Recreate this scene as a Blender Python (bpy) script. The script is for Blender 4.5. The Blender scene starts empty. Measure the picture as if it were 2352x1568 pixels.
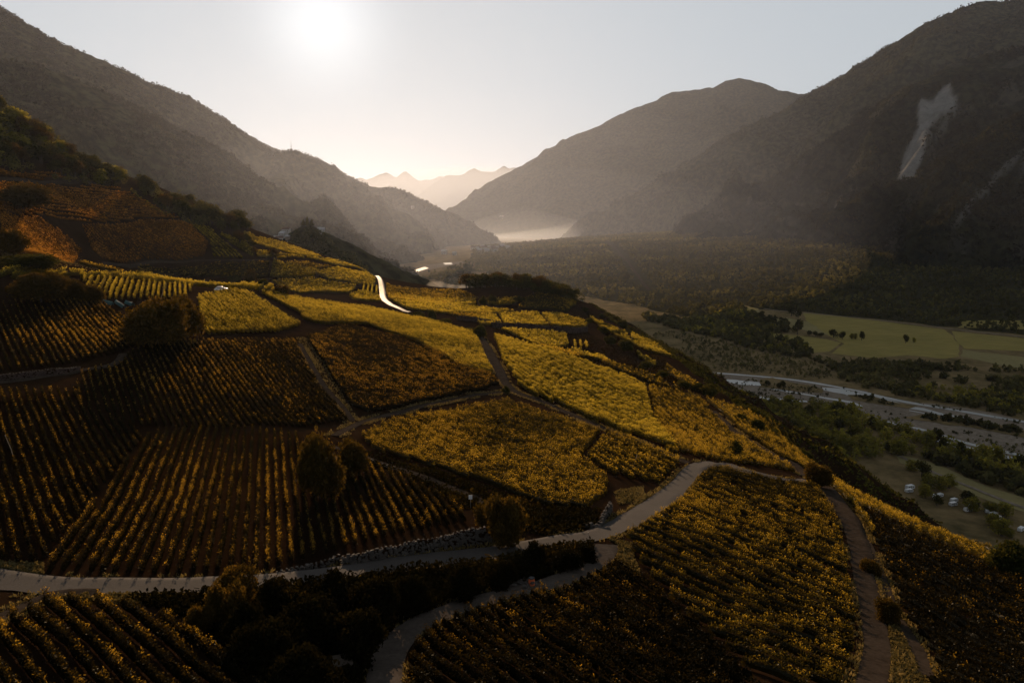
import bpy, bmesh, math, random
import numpy as np
from mathutils import Vector

scene = bpy.context.scene
COL = scene.collection
random.seed(7)
RNG = np.random.default_rng(11)

# ------------------------------------------------------------------ camera, sky, sun, exposure
CZ = 160.0                                   # camera height above the river plain
FPX, CX, CY = 1679.0, 1176.0, 784.0          # focal length and centre in reading pixels (2352 x 1568)
PITCH = math.atan((784.0 - 490.0) / FPX)     # tilt below the horizon
SUN_EL, SUN_AZ = math.radians(14.6), math.radians(-13.8)   # azimuth from +Y, negative to the left

cam = bpy.data.cameras.new('camera')
cam.sensor_width = 36.0
cam.lens = 36.0 * FPX / 2352.0
cam.clip_start = 0.5
cam.clip_end = 120000
camo = bpy.data.objects.new('camera', cam)
COL.objects.link(camo)
camo.location = (0, 0, CZ)
camo.rotation_euler = (math.pi / 2 - PITCH, 0, 0)
scene.camera = camo

world = bpy.data.worlds.new('World')
scene.world = world
world.use_nodes = True
wn, wl = world.node_tree.nodes, world.node_tree.links
bg = wn['Background']
sky = wn.new('ShaderNodeTexSky')
sky.sky_type = 'NISHITA'
sky.sun_disc = False
sky.sun_elevation = SUN_EL
sky.sun_rotation = SUN_AZ
sky.altitude = 600
sky.air_density = 1.0
sky.dust_density = 0.05
sky.ozone_density = 1.5
hsv = wn.new('ShaderNodeHueSaturation')
hsv.inputs['Saturation'].default_value = 0.35
wgam = wn.new('ShaderNodeGamma'); wgam.inputs['Gamma'].default_value = 0.20
wtin = wn.new('ShaderNodeVectorMath'); wtin.operation = 'MULTIPLY'; wtin.inputs[1].default_value = (2.86, 3.74, 4.44)
wl.new(sky.outputs[0], wgam.inputs['Color']); wl.new(wgam.outputs[0], wtin.inputs[0]); wl.new(wtin.outputs[0], hsv.inputs['Color'])
# the overexposed aureole close round the sun, part of the sky itself
wtc = wn.new('ShaderNodeTexCoord')
wdot = wn.new('ShaderNodeVectorMath'); wdot.operation = 'DOT_PRODUCT'
GL_EL = math.radians(13.4)
wdot.inputs[1].default_value = (math.sin(SUN_AZ) * math.cos(GL_EL), math.cos(SUN_AZ) * math.cos(GL_EL), math.sin(GL_EL))
wl.new(wtc.outputs['Generated'], wdot.inputs[0])
wpow = wn.new('ShaderNodeMath'); wpow.operation = 'POWER'; wpow.inputs[1].default_value = 460.0
wmax = wn.new('ShaderNodeMath'); wmax.operation = 'MAXIMUM'; wmax.inputs[1].default_value = 0.0
wl.new(wdot.outputs['Value'], wmax.inputs[0]); wl.new(wmax.outputs[0], wpow.inputs[0])
wadd = wn.new('ShaderNodeVectorMath'); wadd.operation = 'MULTIPLY_ADD'
wl.new(wpow.outputs[0], wadd.inputs[0]); wadd.inputs[1].default_value = (3.2, 3.2, 3.15); 
wsep = wn.new('ShaderNodeSeparateXYZ'); wl.new(wtc.outputs['Generated'], wsep.inputs[0])
wmap = wn.new('ShaderNodeMapRange'); wmap.interpolation_type = 'SMOOTHSTEP'      # sky dimmed overhead, out of view, to cut ambient light, pale towards the horizon
for k_, v_ in (('From Min', 0.33), ('From Max', 0.75), ('To Min', 1.0), ('To Max', 0.40)): wmap.inputs[k_].default_value = v_
wl.new(wsep.outputs['Z'], wmap.inputs['Value'])
wsc = wn.new('ShaderNodeVectorMath'); wsc.operation = 'SCALE'
wl.new(hsv.outputs[0], wsc.inputs[0]); wl.new(wmap.outputs[0], wsc.inputs['Scale']); wl.new(wsc.outputs[0], wadd.inputs[2])
wl.new(wadd.outputs[0], bg.inputs['Color'])
bg.inputs['Strength'].default_value = 0.10

sl = bpy.data.lights.new('sun', 'SUN')
sl.energy = 5.0
sl.angle = math.radians(0.55)
sl.color = (1.0, 0.67, 0.39)
so = bpy.data.objects.new('sun', sl)
COL.objects.link(so)
sd = Vector((math.sin(SUN_AZ) * math.cos(SUN_EL), math.cos(SUN_AZ) * math.cos(SUN_EL), math.sin(SUN_EL)))
so.rotation_euler = sd.to_track_quat('Z', 'Y').to_euler()
so.location = (0, 0, 600)

scene.view_settings.view_transform = 'Standard'
scene.view_settings.look = 'None'
scene.view_settings.gamma = 1.0
scene.view_settings.exposure = -0.05
cy = scene.cycles
cy.max_bounces = 5
cy.diffuse_bounces = 2
cy.glossy_bounces = 2
cy.transmission_bounces = 3
cy.transparent_max_bounces = 6
cy.volume_bounces = 0
cy.use_denoising = True

# ------------------------------------------------------------------ small helpers
def ray(u, v):
    u = np.asarray(u, float); v = np.asarray(v, float)
    a = CY - v
    c, s = math.cos(PITCH), math.sin(PITCH)
    x = u - CX
    y = FPX * c + a * s
    z = a * c - FPX * s
    return x / y, z / y                       # per metre of forward distance

def W(u, v, Y):
    a, b = ray(u, v)
    return np.array([float(a) * Y, Y, CZ + float(b) * Y])

def _h2(ix, iy, seed):
    n = (ix.astype(np.int64) * 374761393 + iy.astype(np.int64) * 668265263 + seed * 974634541) & 0xffffffff
    n = ((n ^ (n >> 13)) * 1274126177) & 0xffffffff
    n = ((n ^ (n >> 16)) * 2246822519) & 0xffffffff
    return ((n ^ (n >> 15)) & 0xffffff) / float(0xffffff)

def vnoise(x, y, seed=0):
    ix = np.floor(x); iy = np.floor(y)
    fx = x - ix; fy = y - iy
    fx = fx * fx * fx * (fx * (fx * 6 - 15) + 10); fy = fy * fy * fy * (fy * (fy * 6 - 15) + 10)
    a = _h2(ix, iy, seed); b = _h2(ix + 1, iy, seed); c = _h2(ix, iy + 1, seed); d = _h2(ix + 1, iy + 1, seed)
    return (a + (b - a) * fx) + ((c + (d - c) * fx) - (a + (b - a) * fx)) * fy - 0.5   # -0.5 .. 0.5

def fbm(x, y, octaves=4, seed=0, gain=0.5):
    x = np.asarray(x, float); y = np.asarray(y, float)
    t = 0; amp = 1.0
    for o in range(octaves):
        t = t + amp * vnoise(x * 2 ** o + 17.3 * o, y * 2 ** o - 9.1 * o, seed + o)
        amp *= gain
    return t

def ridged(x, y, octaves=4, seed=0):
    t = 0; amp = 1.0
    for o in range(octaves):
        t = t + amp * (1 - 4 * np.abs(vnoise(x * 2 ** o + 3.7 * o, y * 2 ** o + 5.1 * o, seed + o)))
        amp *= 0.5
    return t

def softplus(t, w):
    t = np.asarray(t, float) / w
    return w * np.where(t > 20, t, np.log1p(np.exp(np.minimum(t, 20))))

def in_poly(px, py, poly):
    inside = np.zeros(np.shape(px), bool)
    n = len(poly)
    for i in range(n):
        x1, y1 = poly[i][:2]; x2, y2 = poly[(i + 1) % n][:2]
        if y1 == y2: continue
        c = ((y1 > py) != (y2 > py)) & (px < (x2 - x1) * (py - y1) / (y2 - y1) + x1)
        inside ^= c
    return inside

# ------------------------------------------------------------------ tagging and mesh building
def tag(o, label=None, cat=None, group=None, kind=None):
    if label: o['label'] = label
    if cat: o['category'] = cat
    if group: o['group'] = group
    if kind: o['kind'] = kind
    return o

def empty(name, loc, rz=0.0, sc=1.0):
    o = bpy.data.objects.new(name, None)
    COL.objects.link(o)
    o.location = loc; o.rotation_euler = (0, 0, rz); o.scale = (sc, sc, sc)
    return o

def np_mesh(name, V, F, mats, mi=None, rnd=None, smooth=False):
    """V (n,3); F (m,4) or (m,3)"""
    V = np.asarray(V, np.float32); F = np.asarray(F, np.int32)
    me = bpy.data.meshes.new(name)
    k = F.shape[1]
    me.vertices.add(len(V)); me.vertices.foreach_set('co', V.ravel())
    me.loops.add(F.size); me.loops.foreach_set('vertex_index', F.ravel())
    me.polygons.add(len(F))
    me.polygons.foreach_set('loop_start', np.arange(0, F.size, k, dtype=np.int32))
    me.polygons.foreach_set('loop_total', np.full(len(F), k, np.int32))
    for m in (mats if isinstance(mats, (list, tuple)) else [mats]): me.materials.append(m)
    if mi is not None: me.polygons.foreach_set('material_index', np.asarray(mi, np.int32))
    if rnd is not None:
        a = me.attributes.new('rnd', 'FLOAT', 'FACE'); a.data.foreach_set('value', np.asarray(rnd, np.float32))
    me.polygons.foreach_set('use_smooth', np.full(len(F), smooth, bool))
    me.update(calc_edges=True)
    return me

def link(name, me, parent=None):
    o = bpy.data.objects.new(name, me)
    COL.objects.link(o)
    if parent: o.parent = parent
    return o

class MB:
    """collects boxes, tubes and quads (local coordinates) into one mesh"""
    def __init__(s): s.v = []; s.f = []
    def quad(s, *pts):
        n = len(s.v); s.v += [tuple(p) for p in pts]; s.f.append(tuple(range(n, n + len(pts))))
    def box(s, c, d, rz=0, taper=1.0):
        x, y, z = c; a, b, h = d[0] / 2, d[1] / 2, d[2]
        n = len(s.v); cs, sn = math.cos(rz), math.sin(rz)
        for zz, k in ((0, 1), (h, taper)):
            for px, py in ((-a, -b), (a, -b), (a, b), (-a, b)):
                px *= k; py *= k
                s.v.append((x + px * cs - py * sn, y + px * sn + py * cs, z + zz))
        s.f += [(n + 3, n + 2, n + 1, n), (n + 4, n + 5, n + 6, n + 7)]
        for i in range(4): s.f.append((n + i, n + (i + 1) % 4, n + 4 + (i + 1) % 4, n + 4 + i))
    def tube(s, pts, radii, seg=7):
        pts = [Vector(p) for p in pts]; n0 = len(s.v)
        for i, p in enumerate(pts):
            d = (pts[min(i + 1, len(pts) - 1)] - pts[max(i - 1, 0)]).normalized()
            a = d.orthogonal().normalized(); b = d.cross(a)
            for k in range(seg):
                t = 2 * math.pi * k / seg
                s.v.append(tuple(p + (a * math.cos(t) + b * math.sin(t)) * radii[i]))
        for i in range(len(pts) - 1):
            for k in range(seg):
                k2 = (k + 1) % seg
                s.f.append((n0 + i * seg + k, n0 + i * seg + k2, n0 + (i + 1) * seg + k2, n0 + (i + 1) * seg + k))
        s.f.append(tuple(n0 + k for k in reversed(range(seg))))
        s.f.append(tuple(n0 + (len(pts) - 1) * seg + k for k in range(seg)))
    def build(s, name, mat, parent=None, loc=None):
        me = bpy.data.meshes.new(name); me.from_pydata(s.v, [], s.f); me.materials.append(mat); me.update()
        o = link(name, me, parent)
        if loc is not None: o.location = loc
        return o

def copy_tree(root, loc, rz, sc, label=None, cat=None, group=None):
    r = root.copy(); COL.objects.link(r)
    r.location = loc; r.rotation_euler = (0, 0, rz); r.scale = sc if isinstance(sc, tuple) else (sc, sc, sc)
    tag(r, label, cat, group)
    for ch in list(root.children):
        c = ch.copy(); COL.objects.link(c); c.parent = r
        for g in list(ch.children):
            d = g.copy(); COL.objects.link(d); d.parent = c
    return r

# ------------------------------------------------------------------ materials
def mat(name):
    m = bpy.data.materials.new(name); m.use_nodes = True
    nt = m.node_tree; nt.nodes.clear()
    out = nt.nodes.new('ShaderNodeOutputMaterial')
    return m, nt, out

def ramp(nt, src, stops):
    r = nt.nodes.new('ShaderNodeValToRGB')
    e = r.color_ramp.elements
    while len(e) < len(stops): e.new(0.5)
    for i, (p, c) in enumerate(stops):
        e[i].position = p; e[i].color = (*c, 1)
    nt.links.new(src, r.inputs[0])
    return r.outputs[0]

def noise_fac(nt, scale, detail=6, rough=0.6, coord='Object', stretch=None, dist=0.0):
    tc = nt.nodes.new('ShaderNodeTexCoord')
    src = tc.outputs[coord]
    if stretch:
        mp = nt.nodes.new('ShaderNodeMapping'); mp.inputs['Scale'].default_value = stretch
        nt.links.new(src, mp.inputs[0]); src = mp.outputs[0]
    n = nt.nodes.new('ShaderNodeTexNoise'); n.inputs['Scale'].default_value = scale
    n.inputs['Detail'].default_value = detail; n.inputs['Roughness'].default_value = rough
    n.inputs['Distortion'].default_value = dist
    nt.links.new(src, n.inputs['Vector'])
    return n.outputs[0]

def ground_mat(name, s1, stops1, s2, stops2, mixs=0.5, bump=0.0, bscale=1.0, bdist=0.3, rough=0.95, spec=0.0, streak=None):
    m, nt, out = mat(name)
    a = ramp(nt, noise_fac(nt, s1), stops1)
    b = ramp(nt, noise_fac(nt, s2, stretch=streak), stops2)
    mx = nt.nodes.new('ShaderNodeMix'); mx.data_type = 'RGBA'; mx.inputs[0].default_value = mixs
    nt.links.new(a, mx.inputs[6]); nt.links.new(b, mx.inputs[7])
    p = nt.nodes.new('ShaderNodeBsdfPrincipled')
    nt.links.new(mx.outputs[2], p.inputs['Base Color'])
    p.inputs['Roughness'].default_value = rough
    p.inputs['Specular IOR Level'].default_value = spec
    if bump:
        bp = nt.nodes.new('ShaderNodeBump'); bp.inputs['Strength'].default_value = bump; bp.inputs['Distance'].default_value = bdist
        nt.links.new(noise_fac(nt, bscale, 8, 0.7), bp.inputs['Height']); nt.links.new(bp.outputs[0], p.inputs['Normal'])
    nt.links.new(p.outputs[0], out.inputs[0])
    return m

def leaf_mat(name, stops, tstops, trans=0.5, gloss=0.0, patch=None):
    """thin leaves: diffuse + translucent, tone from the face attribute rnd and the object's own random"""
    m, nt, out = mat(name)
    at = nt.nodes.new('ShaderNodeAttribute'); at.attribute_name = 'rnd'
    oi = nt.nodes.new('ShaderNodeObjectInfo')
    ma = nt.nodes.new('ShaderNodeMath'); ma.operation = 'MULTIPLY_ADD'
    nt.links.new(oi.outputs['Random'], ma.inputs[0]); ma.inputs[1].default_value = 0.22
    nt.links.new(at.outputs['Fac'], ma.inputs[2])
    fac = ma.outputs[0]
    if patch:
        n = noise_fac(nt, patch, 3, 0.6, 'Object')
        mb = nt.nodes.new('ShaderNodeMath'); mb.operation = 'MULTIPLY_ADD'
        nt.links.new(n, mb.inputs[0]); mb.inputs[1].default_value = 0.9; nt.links.new(fac, mb.inputs[2])
        mc = nt.nodes.new('ShaderNodeMath'); mc.operation = 'SUBTRACT'; nt.links.new(mb.outputs[0], mc.inputs[0]); mc.inputs[1].default_value = 0.35
        fac = mc.outputs[0]
    c = ramp(nt, fac, stops); t = ramp(nt, fac, tstops)
    d = nt.nodes.new('ShaderNodeBsdfDiffuse'); nt.links.new(c, d.inputs[0])
    tr = nt.nodes.new('ShaderNodeBsdfTranslucent'); nt.links.new(t, tr.inputs[0])
    mx = nt.nodes.new('ShaderNodeMixShader'); mx.inputs[0].default_value = trans
    nt.links.new(d.outputs[0], mx.inputs[1]); nt.links.new(tr.outputs[0], mx.inputs[2])
    last = mx.outputs[0]
    if gloss:
        g = nt.nodes.new('ShaderNodeBsdfGlossy'); g.inputs['Roughness'].default_value = 0.35
        g.inputs[0].default_value = (0.9, 0.9, 0.8, 1)
        m2 = nt.nodes.new('ShaderNodeMixShader'); m2.inputs[0].default_value = gloss
        nt.links.new(last, m2.inputs[1]); nt.links.new(g.outputs[0], m2.inputs[2]); last = m2.outputs[0]
    nt.links.new(last, out.inputs[0])
    return m

def plain(name, col, rough=0.7, metal=0.0, var=0.15, scale=3.0):
    m, nt, out = mat(name)
    c = ramp(nt, noise_fac(nt, scale), [(0.3, tuple(x * (1 - var) for x in col)), (0.7, tuple(min(1, x * (1 + var)) for x in col))])
    p = nt.nodes.new('ShaderNodeBsdfPrincipled'); nt.links.new(c, p.inputs['Base Color'])
    p.inputs['Roughness'].default_value = rough; p.inputs['Metallic'].default_value = metal
    nt.links.new(p.outputs[0], out.inputs[0])
    return m

M = {}
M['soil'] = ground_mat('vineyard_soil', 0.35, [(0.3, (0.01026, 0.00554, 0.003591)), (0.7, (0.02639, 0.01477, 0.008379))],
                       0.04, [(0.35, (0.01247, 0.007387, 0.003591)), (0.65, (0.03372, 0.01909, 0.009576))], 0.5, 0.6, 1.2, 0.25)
M['valley'] = ground_mat('valley_scrub', 0.03, [(0.35, (0.07425, 0.0594, 0.027)), (0.65, (0.27, 0.189, 0.0945))],
                         0.15, [(0.35, (0.0675, 0.0567, 0.0243)), (0.65, (0.2025, 0.1458, 0.0702))], 0.5, 0.8, 0.2, 1.5)
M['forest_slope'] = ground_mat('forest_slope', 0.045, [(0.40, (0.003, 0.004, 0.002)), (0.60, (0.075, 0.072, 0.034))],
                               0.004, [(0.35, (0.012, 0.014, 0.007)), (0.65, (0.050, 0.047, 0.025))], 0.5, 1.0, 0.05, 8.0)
M['rocky_forest'] = ground_mat('rocky_forest_slope', 0.045, [(0.40, (0.002, 0.003, 0.001)), (0.60, (0.045, 0.044, 0.020))],
                               0.006, [(0.40, (0.007, 0.009, 0.005)), (0.56, (0.018, 0.019, 0.010)), (0.62, (0.075, 0.068, 0.055)), (0.75, (0.04, 0.037, 0.028))], 0.5, 1.0, 0.04, 10.0)
def add_scar(m, col_a, col_b):
    nt = m.node_tree; p = [n for n in nt.nodes if n.type == 'BSDF_PRINCIPLED'][0]
    src = p.inputs['Base Color'].links[0].from_socket
    at = nt.nodes.new('ShaderNodeAttribute'); at.attribute_name = 'scar'
    c = ramp(nt, noise_fac(nt, 0.03, 8, 0.7), [(0.3, col_a), (0.7, col_b)])
    mx = nt.nodes.new('ShaderNodeMix'); mx.data_type = 'RGBA'
    nt.links.new(at.outputs['Fac'], mx.inputs[0]); nt.links.new(src, mx.inputs[6]); nt.links.new(c, mx.inputs[7]); nt.links.new(mx.outputs[2], p.inputs['Base Color'])
add_scar(M['rocky_forest'], (0.13, 0.123, 0.11), (0.25, 0.238, 0.22))
M['rock_slope'] = ground_mat('rock_slope', 0.01, [(0.3, (0.03, 0.032, 0.02)), (0.7, (0.10, 0.09, 0.07))],
                             0.002, [(0.35, (0.03, 0.03, 0.02)), (0.65, (0.09, 0.085, 0.07))], 0.5, 1.0, 0.01, 20.0)
M['scree'] = ground_mat('pale_scree', 0.02, [(0.3, (0.10, 0.095, 0.085)), (0.7, (0.15, 0.142, 0.13))],
                        0.15, [(0.3, (0.06, 0.056, 0.05)), (0.7, (0.15, 0.142, 0.13))], 0.5, 0.8, 0.05, 4.0)
M['asphalt'] = ground_mat('road_asphalt', 0.5, [(0.3, (0.03834, 0.03276, 0.02927)), (0.7, (0.05924, 0.05088, 0.046))],
                          6.0, [(0.3, (0.03136, 0.02788, 0.02509)), (0.7, (0.06621, 0.05785, 0.05158))], 0.5, 0.3, 8.0, 0.03, 0.9, 0.15)
M['smooth_asphalt'] = ground_mat('worn_asphalt', 0.3, [(0.3, (0.08, 0.07, 0.06)), (0.7, (0.12, 0.105, 0.09))],
                          3.0, [(0.3, (0.09, 0.08, 0.07)), (0.7, (0.18, 0.155, 0.135))], 0.5, 0.6, 1.5, 0.05, 0.62, 0.3)
M['track'] = ground_mat('dirt_track', 0.6, [(0.3, (0.0234, 0.018, 0.0135)), (0.7, (0.0612, 0.0468, 0.036))],
                        2.0, [(0.3, (0.0162, 0.0126, 0.009)), (0.7, (0.0558, 0.0423, 0.0324))], 0.5, 0.7, 3.0, 0.10)
M['gravel'] = ground_mat('river_gravel', 0.04, [(0.3, (0.132, 0.1071, 0.07956)), (0.7, (0.2508, 0.2079, 0.1615))],
                         0.3, [(0.35, (0.0924, 0.07308, 0.05265)), (0.65, (0.264, 0.2167, 0.1673))], 0.5, 0.5, 0.5, 0.4)
M['field'] = ground_mat('green_field', 0.02, [(0.3, (0.1824, 0.1512, 0.048)), (0.7, (0.2888, 0.2304, 0.072))],
                        0.2, [(0.3, (0.1216, 0.108, 0.0352)), (0.7, (0.3344, 0.2592, 0.088))], 0.5, 0.4, 0.6, 0.3, streak=(0.25, 2.2, 1.0))
M['stubble'] = ground_mat('dry_field', 0.02, [(0.3, (0.195, 0.169, 0.0715)), (0.7, (0.286, 0.2405, 0.1105))],
                          0.2, [(0.3, (0.13, 0.1105, 0.0455)), (0.7, (0.221, 0.182, 0.091))], 0.5, 0.4, 0.6, 0.3)
M['vine'] = leaf_mat('vine_leaves', [(0.0, (0.01208, 0.01084, 0.0027)), (0.6, (0.03424, 0.02957, 0.0054)), (1.0, (0.08559, 0.06112, 0.0108))],
                     [(0.0, (0.02014, 0.01577, 0.0018)), (0.5, (0.1208, 0.08084, 0.0054)), (0.75, (0.3827, 0.2366, 0.0126)), (1.0, (0.7049, 0.4338, 0.0315))], 0.5, 0.008)
M['vine_shade_dark'] = leaf_mat('vine_leaves_shade_dark', [(0.0, (0.005406, 0.004885, 0.00153)), (0.6, (0.01532, 0.01222, 0.00306)), (1.0, (0.04505, 0.02931, 0.00612))],
                     [(0.0, (0.00901, 0.006514, 0.000765)), (0.58, (0.02703, 0.0171, 0.00153)), (0.80, (0.1352, 0.07491, 0.005355)), (1.0, (0.5406, 0.3013, 0.02142))], 0.5, 0.006)  # slope shade and vignette of the dark plots put into the leaf colour
M['vine_bright'] = leaf_mat('vine_leaves_yellow', [(0.0, (0.02563, 0.02411, 0.0036)), (0.6, (0.07394, 0.06428, 0.009)), (1.0, (0.138, 0.1105, 0.018))],
                            [(0.0, (0.06901, 0.05223, 0.0036)), (0.45, (0.3352, 0.2411, 0.0126)), (1.0, (0.8379, 0.5826, 0.045))], 0.55, 0.01)
M['vine_flare_red'] = leaf_mat('vine_leaves_flare_red', [(0.0, (0.072, 0.0315, 0.008)), (0.6, (0.228, 0.09975, 0.022)), (1.0, (0.384, 0.168, 0.035))],
                            [(0.0, (0.06, 0.0315, 0.003)), (0.5, (0.24, 0.1155, 0.01)), (1.0, (0.66, 0.2835, 0.025))], 0.5)  # red flare glow over the left slope put into the leaf colour
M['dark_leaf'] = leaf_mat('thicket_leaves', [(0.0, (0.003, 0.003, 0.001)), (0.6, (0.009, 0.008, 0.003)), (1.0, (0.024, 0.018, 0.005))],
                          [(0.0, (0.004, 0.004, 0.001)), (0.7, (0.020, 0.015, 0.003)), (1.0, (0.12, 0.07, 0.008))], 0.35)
M['tree_leaf'] = leaf_mat('tree_leaves', [(0.0, (0.0072, 0.0108, 0.0036)), (0.6, (0.0264, 0.0312, 0.0084)), (1.0, (0.066, 0.0624, 0.0168))],
                          [(0.0, (0.018, 0.018, 0.0024)), (0.6, (0.096, 0.0816, 0.012)), (1.0, (0.36, 0.252, 0.036))], 0.35)
M['warm_leaf'] = leaf_mat('autumn_leaves', [(0.0, (0.014, 0.011, 0.004)), (0.6, (0.040, 0.028, 0.007)), (1.0, (0.085, 0.050, 0.012))],
                          [(0.0, (0.03, 0.02, 0.003)), (0.6, (0.11, 0.065, 0.008)), (1.0, (0.34, 0.17, 0.02))], 0.4)
M['pale_leaf'] = leaf_mat('poplar_leaves', [(0.0, (0.025, 0.035, 0.00875)), (0.6, (0.08125, 0.09, 0.0225)), (1.0, (0.1625, 0.1562, 0.04375))],
                          [(0.0, (0.075, 0.0625, 0.0075)), (0.6, (0.45, 0.35, 0.03125)), (1.0, (0.92, 0.675, 0.075))], 0.4)
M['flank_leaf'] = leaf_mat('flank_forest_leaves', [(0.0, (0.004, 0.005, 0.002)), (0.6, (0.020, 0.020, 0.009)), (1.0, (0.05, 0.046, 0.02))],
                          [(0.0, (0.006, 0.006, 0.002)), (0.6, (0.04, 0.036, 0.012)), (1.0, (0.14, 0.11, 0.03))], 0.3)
M['wood_leaf'] = leaf_mat('forest_leaves', [(0.0, (0.00825, 0.0105, 0.005)), (0.6, (0.0429, 0.04462, 0.018)), (1.0, (0.099, 0.09191, 0.036))],
                          [(0.0, (0.02475, 0.02363, 0.006)), (0.6, (0.1568, 0.133, 0.036)), (1.0, (0.3795, 0.2975, 0.07))], 0.35)
M['grass'] = leaf_mat('dry_grass_blades', [(0.0, (0.05, 0.04, 0.015)), (0.6, (0.12, 0.095, 0.04)), (1.0, (0.19, 0.15, 0.07))],
                      [(0.0, (0.08, 0.06, 0.015)), (0.6, (0.2, 0.14, 0.04)), (1.0, (0.34, 0.23, 0.07))], 0.4)
M['bark'] = plain('bark', (0.06, 0.045, 0.032), 0.95, 0, 0.35, 4.0)

# ------------------------------------------------------------------ terrain 1: the vineyard hillside
CP = [  # reading pixel u, v and forward distance Y of ground points
 (0,1568,40),(588,1568,44),(1176,1568,44.5),(1764,1568,45),(2352,1568,50),
 (2300,1300,82),(2352,1380,72),(2000,1160,108),(1850,1085,128),(1740,985,166),(1640,890,224),(1560,830,275),(1460,770,347),(1380,720,411),(1325,690,440),
 (1640,1070,118),(1580,1060,118.6),(1400,1200,84),(1300,1250,75.6),(820,1310,66.7),(0,1330,60),(480,1340,61.5),
 (1390,1270,73.5),(1000,1410,58),(880,1520,49.6),(600,1450,53),(1900,1120,113),(1990,1300,78),(2010,1480,56.7),(1700,1300,72.5),(1500,1500,51),
 (1160,880,179),(1000,930,152),(820,970,132),(1300,960,151),(1500,1030,129),(1100,765,262),(960,735,283),(1330,830,227),(1480,890,199),
 (1300,780,289),(1430,840,257),(1200,740,324),(1100,700,371),(1250,700,387),(1200,660,420),(1000,680,393),(900,700,323),(870,640,418),(860,628,443),
 (1060,660,450),(950,645,448),(700,690,254),(600,660,260),(508,664,257),(300,635,235),(100,625,200),(0,620,182),(440,690,212),(240,690,190),(0,700,161),
 (460,770,171),(690,770,192),(300,790,150),(290,830,137),(0,850,120),(180,900,117),(0,930,105),(340,1000,106),(640,985,120),(690,1000,117),
 (100,1310,62),(200,1180,77),(0,1200,69),(60,1080,85),(850,1080,102),(1060,1180,85),(700,1200,79),(450,1150,83),(1000,1050,114),(1250,1165,91),(1350,1170,90),
 (300,605,358),(150,600,297),(500,600,390),(700,600,422),(800,620,430),(600,540,475),(700,570,514),(200,500,360),(400,500,440),(0,420,330),(0,500,290),
 (100,430,370),(300,400,480),(0,250,430),(150,340,460),(450,470,540),(590,525,600),
]
_pts = [W(*c) for c in CP]
_pts += [np.array(p, float) for p in [(0, -20, CZ - 27), (0, 5, CZ - 29), (-40, 5, CZ - 25), (-110, 0, CZ - 12), (50, 0, CZ - 34), (-160, 60, CZ - 8),
          (-300, 150, CZ + 25), (-420, 300, CZ + 70), (-450, 450, CZ + 85), (40, 520, CZ - 48), (-60, 560, CZ - 44), (-300, 520, CZ + 45)]]
_P = np.array(_pts)
_S = 100.0
def _phi(r2): return np.where(r2 > 1e-12, 0.5 * r2 * np.log(np.maximum(r2, 1e-12)), 0.0)
_A = _P[:, :2] / _S
_n = len(_A)
_K = _phi(((_A[:, None, :] - _A[None, :, :]) ** 2).sum(-1)) + np.eye(_n) * 2e-4
_Q = np.hstack([np.ones((_n, 1)), _A])
_L = np.zeros((_n + 3, _n + 3)); _L[:_n, :_n] = _K; _L[:_n, _n:] = _Q; _L[_n:, :_n] = _Q.T
_sol = np.linalg.solve(_L, np.concatenate([_P[:, 2], np.zeros(3)]))
def tps(x, y):
    sh = np.shape(x)
    q = np.stack([np.ravel(x), np.ravel(y)], 1) / _S
    out = np.empty(len(q))
    for i in range(0, len(q), 40000):
        c = q[i:i + 40000]
        r2 = ((c[:, None, :] - _A[None, :, :]) ** 2).sum(-1)
        out[i:i + 40000] = _phi(r2) @ _sol[:_n] + _sol[_n] + c @ _sol[_n + 1:]
    return out.reshape(sh)
XC_Y = [-100, 30, 50, 82, 108, 128, 166, 224, 275, 347, 411, 440, 520, 700]
XC_X = [60, 52, 52, 62, 60, 58, 61, 66, 66, 62, 53, 50, 44, 30]
YF_X = [-700, -500, -290, -244, -229, -207, -140, -83, 0, 60, 200]
YF_Y = [300, 350, 440, 490, 550, 610, 545, 455, 462, 478, 480]
def H(x, y):
    """height of the vineyard hillside"""
    x = np.asarray(x, float); y = np.asarray(y, float)
    xc = np.interp(y, XC_Y, XC_X); yf = np.interp(x, YF_X, YF_Y)
    dx = softplus(x - xc, 5.0); dy = softplus(y - yf, 12.0)
    z = tps(x - dx, np.maximum(y - dy, -40)) - 0.72 * dx - 0.5 * dy
    far = np.clip((y - 30) / 300, 0.15, 1)
    z = z + 1.1 * far * fbm(x / 34, y / 34, 3, 5) + 0.35 * fbm(x / 6.0, y / 6.0, 2, 9)
    z = z + np.clip(dx / 25, 0, 1) * 5 * ridged(x / 40, y / 30, 3, 3)
    return z

# ------------------------------------------------------------------ terrain 2: the valley floor with its wooded fan
FAN = (1300.0, 2700.0, 140.0, 0.079)
def V(x, y):
    x = np.asarray(x, float); y = np.asarray(y, float)
    r = np.hypot(x - FAN[0], y - FAN[1])
    f = softplus(FAN[2] - FAN[3] * r, 6.0)
    f = np.where(r > 1900, np.minimum(f, 6.0), f)
    roll = np.clip((y - 1150) / 600, 0, 1) * 5 * fbm(x / 260, y / 260, 3, 31)
    return f + roll

def unproject(u, v, hf, y0=22.0, y1=2500.0, n=3000):
    """first hit of the viewing line through (u, v) with the height field"""
    a, b = ray(u, v); a = float(a); b = float(b)
    ys = np.geomspace(y0, y1, n)
    d = CZ + b * ys - hf(a * ys, ys)
    k = np.argmax(d < 0)
    if d[k] >= 0: k = n - 1
    if k == 0: Y = ys[0]
    else:
        t = d[k - 1] / (d[k - 1] - d[k]); Y = ys[k - 1] + t * (ys[k] - ys[k - 1])
    return (a * Y, Y)

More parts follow.
